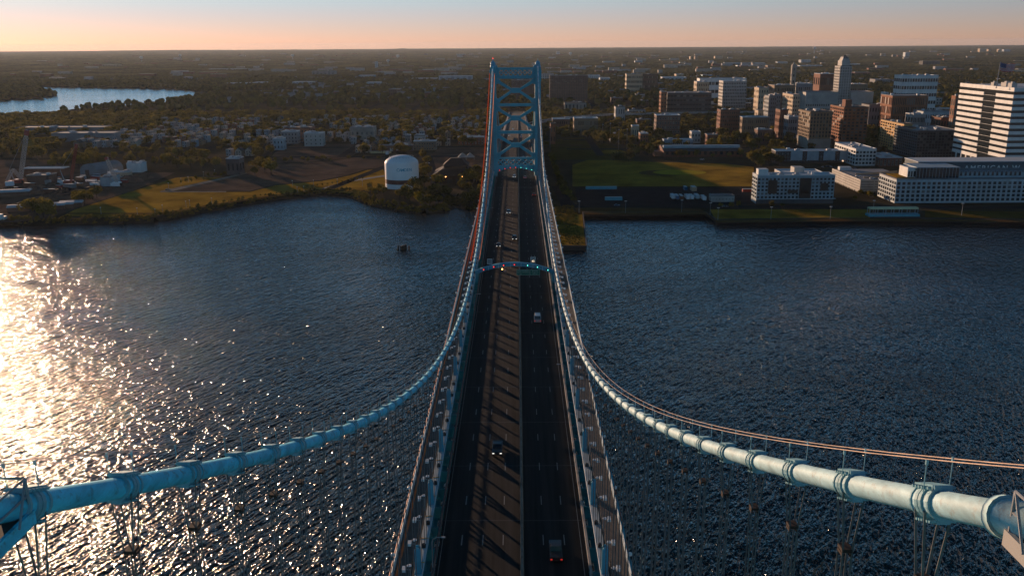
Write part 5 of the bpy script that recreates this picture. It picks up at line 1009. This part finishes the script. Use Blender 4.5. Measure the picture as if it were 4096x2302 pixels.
for _ in range(300):
    rr_ = 3300*(11000/3300)**rnd.random(); a_ = R(rnd.uniform(-32, 32)); x, y = rr_*math.sin(a_), rr_*math.cos(a_); w_, h_ = rnd.uniform(12, 70), rnd.uniform(15, 25); mb.box(x, y, ZL, x+w_, y+20, ZL+h_, rnd.randrange(3)); mb.box(x-.3, y-.3, ZL+h_, x+w_+.3, y+20.3, ZL+h_+.6, 3)
tag(mb.build('distant_houses', ['wall_grey', 'wall_cream', 'brick', 'roof_grey']), 'far roofs and small houses scattered through the wooded plain', 'houses', kind='stuff')
# rail of parked cars
lots = [((1160, 575), (1290, 572), 9, 'cars parked in the left quarter lot', 'small parked car in the dark lot of the left quarter'), ((3290, 668), (3420, 676), 9, 'cars parked behind the riverfront block', 'small parked car behind the riverfront apartment block'), ((3530, 612), (3600, 640), 7, 'cars parked beside the golden wing', 'small parked car beside the golden office wing')]
for (ua, va), (ub, vb_), n, gr, lb in lots:
    for k in range(n):
        p = G(ua+(ub-ua)*k/(n-1), va+(vb_-va)*k/(n-1)+rnd.uniform(-3, 3)); car('sedan', rnd.choice(['car_silver', 'car_white', 'car_black', 'car_blue']), (p.x, p.y, ZL+.12), rnd.choice((0, math.pi)), lb, lit=False, group=gr)
for u, v, c, lb in ((2468, 824, 'car_blue', 'blue car driving on the riverfront road left part'), (2900, 830, 'car_black', 'dark car on the riverfront road by the lawn'), (1718, 715, 'car_silver', 'small silver car parked near the dark timber hall'), (1710, 655, 'car_white', 'white car on the street behind the timber hall'), (2808, 640, 'car_white', 'pale car in front of the long brick warehouse'), (672, 762, 'car_black', 'dark car parked at the corner of the park path')):
    p = G(u, v); car('sedan', c, (p.x, p.y, ZL+.2), R(90), lb, lit=False)
# ------------------------------------------------------------------ highway ramp
mb = MB(); pts = [(10, 1180), (30, 1300), (75, 1400), (150, 1480), (260, 1540), (400, 1580), (620, 1620)]
rmp = [(8+0, 1250, 14), (30, 1330, 14), (70, 1400, 14), (140, 1460, 14), (240, 1500, 13), (380, 1530, 12), (600, 1560, 8)]
def ribbon(pts, w, th, mb=None, h=0, off=0):
    mb = mb or MB(); P = [Vector(p) for p in pts]; q = []
    for i, p in enumerate(P):
        d = (P[min(i+1, len(P)-1)]-P[max(i-1, 0)]); n = Vector((-d.y, d.x, 0)).normalized(); q.append((p+n*(off-w/2), p+n*(off+w/2)))
    for (a, b), (c, d) in zip(q, q[1:]):
        z = Vector((0, 0, th)); u = Vector((0, 0, h)); mb.hexa([a-z, b-z, d-z, c-z, a+u, b+u, d+u, c+u])
    return mb
struct('highway_ramp', ribbon(rmp, 11, 1.2), 'road_land')
rb = ribbon(rmp, .5, 1.6, None, .9, -5.8); ribbon(rmp, .5, 1.6, rb, .9, 5.8); tag(rb.build('ramp_parapet', 'concrete'), 'pale concrete parapets edging the curved highway ramp', 'parapet')
b = MB(); [b.box(x-1, y-1, ZL, x+1, y+1, z-1.3) for x, y, z in rmp]; tag(b.build('ramp_piers', 'concrete'), 'short concrete piers carrying the curved highway ramp', 'pier')
for k in range(12):
    i = k % 6; f_ = (k*.37) % 1; a, c = Vector(rmp[i]), Vector(rmp[i+1]); p = a.lerp(c, f_); d = c-a
    car('sedan', ('car_white', 'car_silver', 'car_black')[k % 3], (p.x, p.y, p.z+.01), math.atan2(d.y, d.x)+R(90), 'tiny car on the curved highway ramp right of the tower', lit=False, group='cars on the curved ramp')
flat('highway', [(330, 1620), (900, 1750), (900, 1775), (330, 1645), (150, 1720), (150, 1690)], ZL+.2, 'road_land')
# ------------------------------------------------------------------ trees
def crown_arrays(nl, size, seed, lobes=7, R_=4.6, hz=.85):
    g = np.random.default_rng(seed); V = []; C = []
    L_ = [(0, 0, 0, .72)]+[(*(g.normal(size=3)*np.array([.42, .42, .30])), .38+.22*g.random()) for _ in range(lobes)]
    for _ in range(nl):
        cx_, cy_, cz_, r = L_[g.integers(len(L_))]
        d = g.normal(size=3); d /= np.linalg.norm(d); rad = r*(.62+.42*g.random()); p = np.array([cx_, cy_, cz_])+d*rad
        p = p*np.array([R_, R_, R_*hz]); a = g.normal(size=3)+d*.8; a /= np.linalg.norm(a); u = np.cross(a, [0, 0, 1.]); u /= np.linalg.norm(u)+1e-6; w = np.cross(a, u)
        s = size*(.6+.8*g.random()); th = g.random()*6.28; u2 = u*math.cos(th)+w*math.sin(th); w2 = -u*math.sin(th)+w*math.cos(th)
        V += [p-u2*s, p+w2*s*.7, p+u2*s, p-w2*s*.7]
    V = np.array(V); F = np.arange(len(V)).reshape(-1, 4); return V, F
def mesh_np(name, V, F, mats):
    me = bpy.data.meshes.new(name); nf, k = F.shape; me.vertices.add(len(V)); me.vertices.foreach_set('co', V.astype(np.float32).ravel()); me.loops.add(nf*k); me.loops.foreach_set('vertex_index', F.astype(np.int32).ravel())
    me.polygons.add(nf); me.polygons.foreach_set('loop_start', np.arange(nf, dtype=np.int32)*k); me.update(calc_edges=True)
    me.materials.append(M[mats]); return me
def tree_proto(i, kind):
    hz = (.85, 1.0, .8, 1.35, .75, 1.1)[i]; R_ = (4.6, 4.2, 5.4, 2.9, 5.8, 4.0)[i]
    V, F = crown_arrays(620, .62, 40+i, 6+i, R_, hz); zc_ = R_*hz*.8+3.2; V[:, 2] += zc_
    cm = mesh_np('crown', V, F, 'leaf_gold' if i in (1, 3) else 'leaf')
    b = MB().tube([(0, 0, -.3), (.05, 0, 2.5), (0, .1, zc_)], [.34, .25, .10], 7)
    for k in range(6): a = k*1.05+i; b.tube([(0, 0, 2.2+.25*k), (R_*.5*math.cos(a), R_*.5*math.sin(a), zc_+.25*k-.6)], [.12, .04], 5)
    return cm, b.mesh('trunk', 'bark')
TP = [tree_proto(i, 0) for i in range(6)]
def tree_ok(x, y, m=1.5):
    return free(x, y, m) and not any(inpoly(x, y, z) for z in zones) and not any(inpoly(x, y, z) for z in streets) and not inpoly(x, y, chan) and not (abs(x) < 20 and y < 1700)
ntree = 0
def tree(x, y, s, label, group, k=None, z=ZL, name='tree'):
    global ntree
    k = rnd.randrange(6) if k is None else k; t = thing(name, label, 'tree', (x, y, z), rnd.random()*6.28, group); j = s*(.85+.3*rnd.random()); t.scale = (j, j, j*(.85+.3*rnd.random())); put('trunk', TP[k][1], t); put('crown', TP[k][0], t); ntree += 1
def clump(pts, label, group, n=1, s=(.9, 1.3), spread=6, ks=None):
    for u, v in pts:
        p = G(u, v)
        for _ in range(n): tree(p.x+rnd.gauss(0, spread)*(n > 1), p.y+rnd.gauss(0, spread)*(n > 1), rnd.uniform(*s), label, group, rnd.choice(ks) if ks else None)
clump([(1655, 752), (1680, 765), (1700, 790), (1665, 800), (1730, 800), (1755, 815), (1775, 800), (1745, 775), (1720, 830), (1680, 828), (1640, 805), (1660, 780), (1790, 790), (1755, 750), (1700, 750), (1620, 795), (1600, 800)], 'bushy tree in the clump between water tank and slip', 'trees right of the water tank', s=(.8, 1.25))
clump([(1848, 760), (1865, 740), (1885, 745), (1905, 730), (1925, 715), (1870, 780), (1895, 800), (1920, 790), (1940, 760), (1860, 810), (1890, 825), (1930, 820), (1880, 715), (1905, 700)], 'bushy green tree beside the bridge left of the cable', 'trees beside the bridge at the slip', s=(.9, 1.4), ks=(0, 1, 2, 5))
clump([(1483, 775), (1500, 785), (1520, 770), (1535, 782), (1480, 760)], 'small tree on the bank left of the water tank', 'trees left of the water tank', s=(.6, .9))
clump([(1700, 690), (1710, 660), (1690, 640), (1680, 715), (1702, 715)], 'narrow tree behind the right side of the water tank', 'trees behind the water tank', s=(.9, 1.3))
clump([(1030, 680), (1045, 660), (1060, 690), (1075, 670), (1035, 640), (1085, 700), (1020, 705)], 'rounded tree in the dark group at the lawn corner', 'trees at the lawn corner', s=(1.1, 1.5))
clump([(u, 645+rnd.uniform(-4, 8)) for u in (1073, 1103, 1144, 1167, 1214, 1232, 1268, 1290, 1304, 1320)], 'young round tree in the row along the gravel lot', 'young trees along the gravel lot', s=(.5, .85), ks=(1, 3, 0))
clump([(1396, 640), (1455, 640), (1516, 640)], 'small tree beside the fence behind the water tank', 'small trees behind the tank', s=(.4, .6))
clump([(1230+u*20, 752-u*3.2) for u in range(12)], 'sapling on the park lawn left of the tank', 'saplings on the park lawn', s=(.18, .3))
clump([(725, 735), (745, 730), (765, 728), (785, 720), (815, 722), (835, 712), (860, 705), (885, 706), (900, 700), (930, 696), (950, 690)], 'small conical tree along the park path', 'conical trees along the park path', s=(.35, .5), ks=(3,))
clump([(125, 868), (150, 865), (175, 870), (195, 862), (140, 850), (205, 875), (165, 850)], 'ragged tree on the bank beside the scrap yard', 'trees on the bank by the scrap yard', s=(1.0, 1.4))
clump([(315, 800), (335, 805), (352, 800), (372, 798), (388, 792), (340, 820), (310, 815)], 'tree at the corner of the lawn and the scrap yard', 'trees where the lawn meets the scrap yard', s=(.9, 1.2))
clump([(260+k*12, 680+rnd.uniform(-38, -8)) for k in range(14)], 'tree in the thick belt behind the scrap yard', 'trees behind the scrap yard', 2, (.85, 1.25), 8)
clump([(500+k*14, 640+rnd.uniform(-28, 22)) for k in range(10)], 'tree in the shaded wood above the park', 'trees in the wood above the park', 1, (.9, 1.3))
clump([(640+k*14, 668+rnd.uniform(-45, 8)) for k in range(14)], 'large rounded tree in the dark wood above the lawn', 'trees in the dark wood above the lawn', 2, (.9, 1.35), 8)
clump([(3010+k*9, 645+rnd.uniform(-18, 28)) for k in range(14)], 'leafy tree beside the field behind the apartment block', 'trees between field and apartments', 1, (1.0, 1.4))
clump([(2705, 632), (2720, 636), (2738, 630), (2850, 632), (2784, 630), (2915, 630), (2960, 632)], 'tree against the front of the long brick warehouse', 'trees in front of the brick warehouse', s=(.6, 1.1))
clump([(2530+k*8, 590+rnd.uniform(-15, 40)) for k in range(10)], 'tree between the ball field and the brick warehouse', 'trees left of the brick warehouse', 1, (.8, 1.2))
clump([(2350+k*11, 562+rnd.uniform(-20, 12)+k*1.5) for k in range(17)], 'dark tree behind the upper ball field', 'trees behind the ball field', 1, (1.1, 1.5))
clump([(2455+k*10, 640+rnd.uniform(-6, 6)) for k in range(8)], 'bush like tree on the bank between the two fields', 'trees between the two fields', 1, (.5, .9))
clump([(2205+k*2.5, 640+k*7) for k in range(22)], 'dark tree in the row along the right side of the bridge', 'trees along the right side of the bridge', 1, (.6, .9), 3)
clump([(2260, 770), (2268, 790), (2280, 800), (2292, 812)], 'small tree on the verge left of the riverfront lot', 'trees on the verge of the lot', s=(.5, .8))
clump([(2880, 830), (2953, 828), (2925, 832), (3088, 830), (3130, 830), (3500, 795), (3480, 790), (3460, 785), (3440, 782), (3420, 800)], 'small street tree by the riverfront apartment block', 'street trees by the apartment block', s=(.35, .6))
def cone_trees(zone, n, label, group, s):
    c = 0; k = 0
    while c < n and k < 4000:
        k += 1; x = rnd.uniform(zone[0], zone[2]); y = rnd.uniform(zone[1], zone[3])
        if tree_ok(x, y): tree(x, y, rnd.uniform(*s), label, group); c += 1
clump([(u, 600+rnd.uniform(-35, 45)) for u in range(10, 250, 20)], 'dark tree on the rough ground behind the tall crane', 'trees behind the tall crane', 1, (1.1, 1.6))
cone_trees((-330, 1020, -40, 1130), 30, 'tree standing between the nearest houses of the left quarter', 'trees in the near left quarter', (.9, 1.3))
cone_trees((70, 1040, 330, 1150), 26, 'tree standing between buildings of the near right quarter', 'trees in the near right quarter', (.9, 1.4))
# everything farther: one mass of trees
V1, F1 = crown_arrays(150, 1.25, 5, 6, 4.8, .9); V2, F2 = crown_arrays(150, 1.2, 6, 9, 5.2, .8); V3, F3 = crown_arrays(60, 2.0, 8, 6, 5.2, .8)
bm = bmesh.new(); bmesh.ops.create_icosphere(bm, subdivisions=2, radius=1); IV = np.array([v.co[:] for v in bm.verts]); IF = np.array([[v.index for v in f.verts] for f in bm.faces]); bm.free()
near_pts, mid_pts = [], []
def scatter(y0, y1, n, dens, out, xf=.68):
    for _ in range(n):
        y = y0+(y1-y0)*math.sqrt(rnd.random()) if True else 0
        x = rnd.uniform(-xf*y-40, xf*y+40)
        d = dens(x, y)
        if d > 0 and rnd.random() < d and tree_ok(x, y, 1): out.append((x, y))
def dens(x, y):
    if y < 1000: return 0
    if -560 < x < -30 and y < 1950: return .5
    if 0 < x < 1200 and y < 1700: return .85
    return 1
scatter(1000, 1650, 6800, dens, near_pts); scatter(1650, 3500, 30000, dens, mid_pts)

Vs, Fs, off = [], [], 0
for x, y in near_pts:
    V, F = (V1, F1) if rnd.random() < .5 else (V2, F2); s = rnd.uniform(.7, 1.35); a = rnd.random()*6.28; c, sn = math.cos(a), math.sin(a)
    W = V*s; W = np.stack([W[:, 0]*c-W[:, 1]*sn+x, W[:, 0]*sn+W[:, 1]*c+y, W[:, 2]+ZL+4.6*s+rnd.random()*2], 1); Vs.append(W); Fs.append(F+off); off += len(W)
tag(put('city_trees', mesh_np('city_trees', np.concatenate(Vs), np.concatenate(Fs), 'leaf')), 'mass of leafy trees filling the quarters behind the nearer ones', 'trees', kind='stuff')
Vs, Fs, off = [], [], 0
for x, y in mid_pts:
    s = rnd.uniform(4.2, 7.5); W = IV*(1+npr.uniform(-.28, .28, (len(IV), 1)))*np.array([s, s, s*.95])+np.array([x, y, ZL+s*.95+rnd.random()*3]); Vs.append(W); Fs.append(IF+off); off += len(W)
tag(put('distant_trees', mesh_np('distant_trees', np.concatenate(Vs), np.concatenate(Fs), 'leaf')), 'distant belt of woods and street trees out to the plain', 'trees', kind='stuff')
# far woods: a canopy relief out to the horizon
nr, na = 420, 1150; rr = 3300*(22300/3300)**(np.linspace(0, 1, nr)); aa = np.linspace(R(-46), R(46), na)
RR, AA = np.meshgrid(rr, aa, indexing='ij'); H_ = npr.random((nr, na))
low = npr.random((nr//10+2, na//12+2)); li = np.linspace(0, low.shape[0]-1.001, nr); lj = np.linspace(0, low.shape[1]-1.001, na); i0 = li.astype(int); j0 = lj.astype(int); fi = (li-i0)[:, None]; fj = (lj-j0)[None]
LW = low[i0][:, j0]*(1-fi)*(1-fj)+low[i0+1][:, j0]*fi*(1-fj)+low[i0][:, j0+1]*(1-fi)*fj+low[i0+1][:, j0+1]*fi*fj
Z = ZL+3+H_*9+LW*9
far_w = np.clip((RR-15000)/7000, 0, 1)
ridge = far_w*(10*np.exp(-((AA-R(-21))/R(4))**2)+9*np.exp(-((AA-R(28))/R(7))**2)); hill = 26*np.exp(-((AA-R(-7.1))/R(.55))**2)*np.exp(-((RR-18000)/1500)**2)+14*np.exp(-((AA-R(-22.5))/R(1.5))**2)*np.exp(-((RR-19000)/1500)**2)
Z = Z*(1-far_w*.4)+ridge+hill
jit = npr.uniform(-.5, .5, (nr, na))*(aa[1]-aa[0]); AAj = AA+jit
V = np.stack([RR*np.sin(AAj), RR*np.cos(AAj), Z], -1).reshape(-1, 3); idx = np.arange(nr*na).reshape(nr, na)
F = np.stack([idx[:-1, :-1], idx[:-1, 1:], idx[1:, 1:], idx[1:, :-1]], -1).reshape(-1, 4)
tag(put('far_woods', mesh_np('far_woods', V, F, 'farleaf')), 'dark wooded plain running out to the horizon', 'woods', kind='stuff')
# shrubs on the banks and pier
Vs, Fs, off = [], [], 0; sv, sf = crown_arrays(60, .45, 3, 4, 1.6, .7)
for (x0, y0), (x1, y1) in list(zip(shoreL[3:], shoreL[4:])):
    L_ = math.hypot(x1-x0, y1-y0)
    for _ in range(int(L_*1.1)):
        f_ = rnd.random(); s = rnd.uniform(.5, 1.4); o_ = rnd.uniform(-4, 4); n = Vector((y1-y0, x0-x1)).normalized(); W = sv*s+np.array([x0+(x1-x0)*f_+n.x*o_, y0+(y1-y0)*f_+n.y*o_, ZL-o_*.45+.3]); Vs.append(W); Fs.append(sf+off); off += len(W)
for _ in range(500):
    x = rnd.uniform(26.5, 42.5); y = rnd.uniform(550, 690); s = rnd.uniform(.15, .45)*(1 if y < 610 else 1.9); W = sv*s+np.array([x+max(0, (y-620))*.03, y, ZL+.3]); Vs.append(W); Fs.append(sf+off); off += len(W)
tag(put('bank_shrubs', mesh_np('bank_shrubs', np.concatenate(Vs), np.concatenate(Fs), 'leaf')), 'scrubby bushes covering the river bank and the grassy pier', 'shrubs', kind='stuff')
# ------------------------------------------------------------------ haze
def haze(dens):
    m = bpy.data.materials.new('haze'); m.use_nodes = True; t = m.node_tree; t.nodes.remove(t.nodes['Principled BSDF']); v = t.nodes.new('ShaderNodeVolumePrincipled'); v.inputs['Density'].default_value = dens; v.inputs['Color'].default_value = (.72, .82, .92, 1); v.inputs['Anisotropy'].default_value = .3
    t.links.new(v.outputs[0], t.nodes['Material Output'].inputs['Volume']); M['haze'] = m
    o = MB().box(-31000, -4500, -3, 31000, 23500, 150).build('haze', 'haze'); tag(o, 'thin pale air over the plain', 'haze', kind='stuff')
haze(2.0e-5)

# ------------------------------------------------------------------ labels: count out the members of a group that look alike
ONES = ['', 'first', 'second', 'third', 'fourth', 'fifth', 'sixth', 'seventh', 'eighth', 'ninth', 'tenth', 'eleventh', 'twelfth', 'thirteenth', 'fourteenth', 'fifteenth', 'sixteenth', 'seventeenth', 'eighteenth', 'nineteenth']
def ordinal(n):
    if n < 20: return ONES[n]
    t = ['', '', 'twent', 'thirt', 'fort', 'fift', 'sixt', 'sevent', 'eight', 'ninet'][n//10 % 10]
    return t+'ieth' if n % 10 == 0 else t+'y-'+ONES[n % 10]
bpy.context.view_layer.update()
same = {}
for o in COL.objects:
    if o.parent is None and o.get('label') and o.get('kind') is None: same.setdefault(o['label'], []).append(o)
for lb, os_ in same.items():
    if len(os_) < 2: continue
    def pos(o):
        if o.type == 'MESH' and o.location.length < .01: return o.data.vertices[0].co
        return o.location
    P = [pos(o) for o in os_]; onb = all(abs(p.x) < 21 for p in P)
    key = (lambda o: pos(o).y) if onb else (lambda o: pos(o).x/pos(o).y)
    os_.sort(key=key); wd = len(lb.split())
    for i, o in enumerate(os_): o['label'] = ordinal(i+1)+(' from the camera, ' if onb else ' from the left, ')+lb
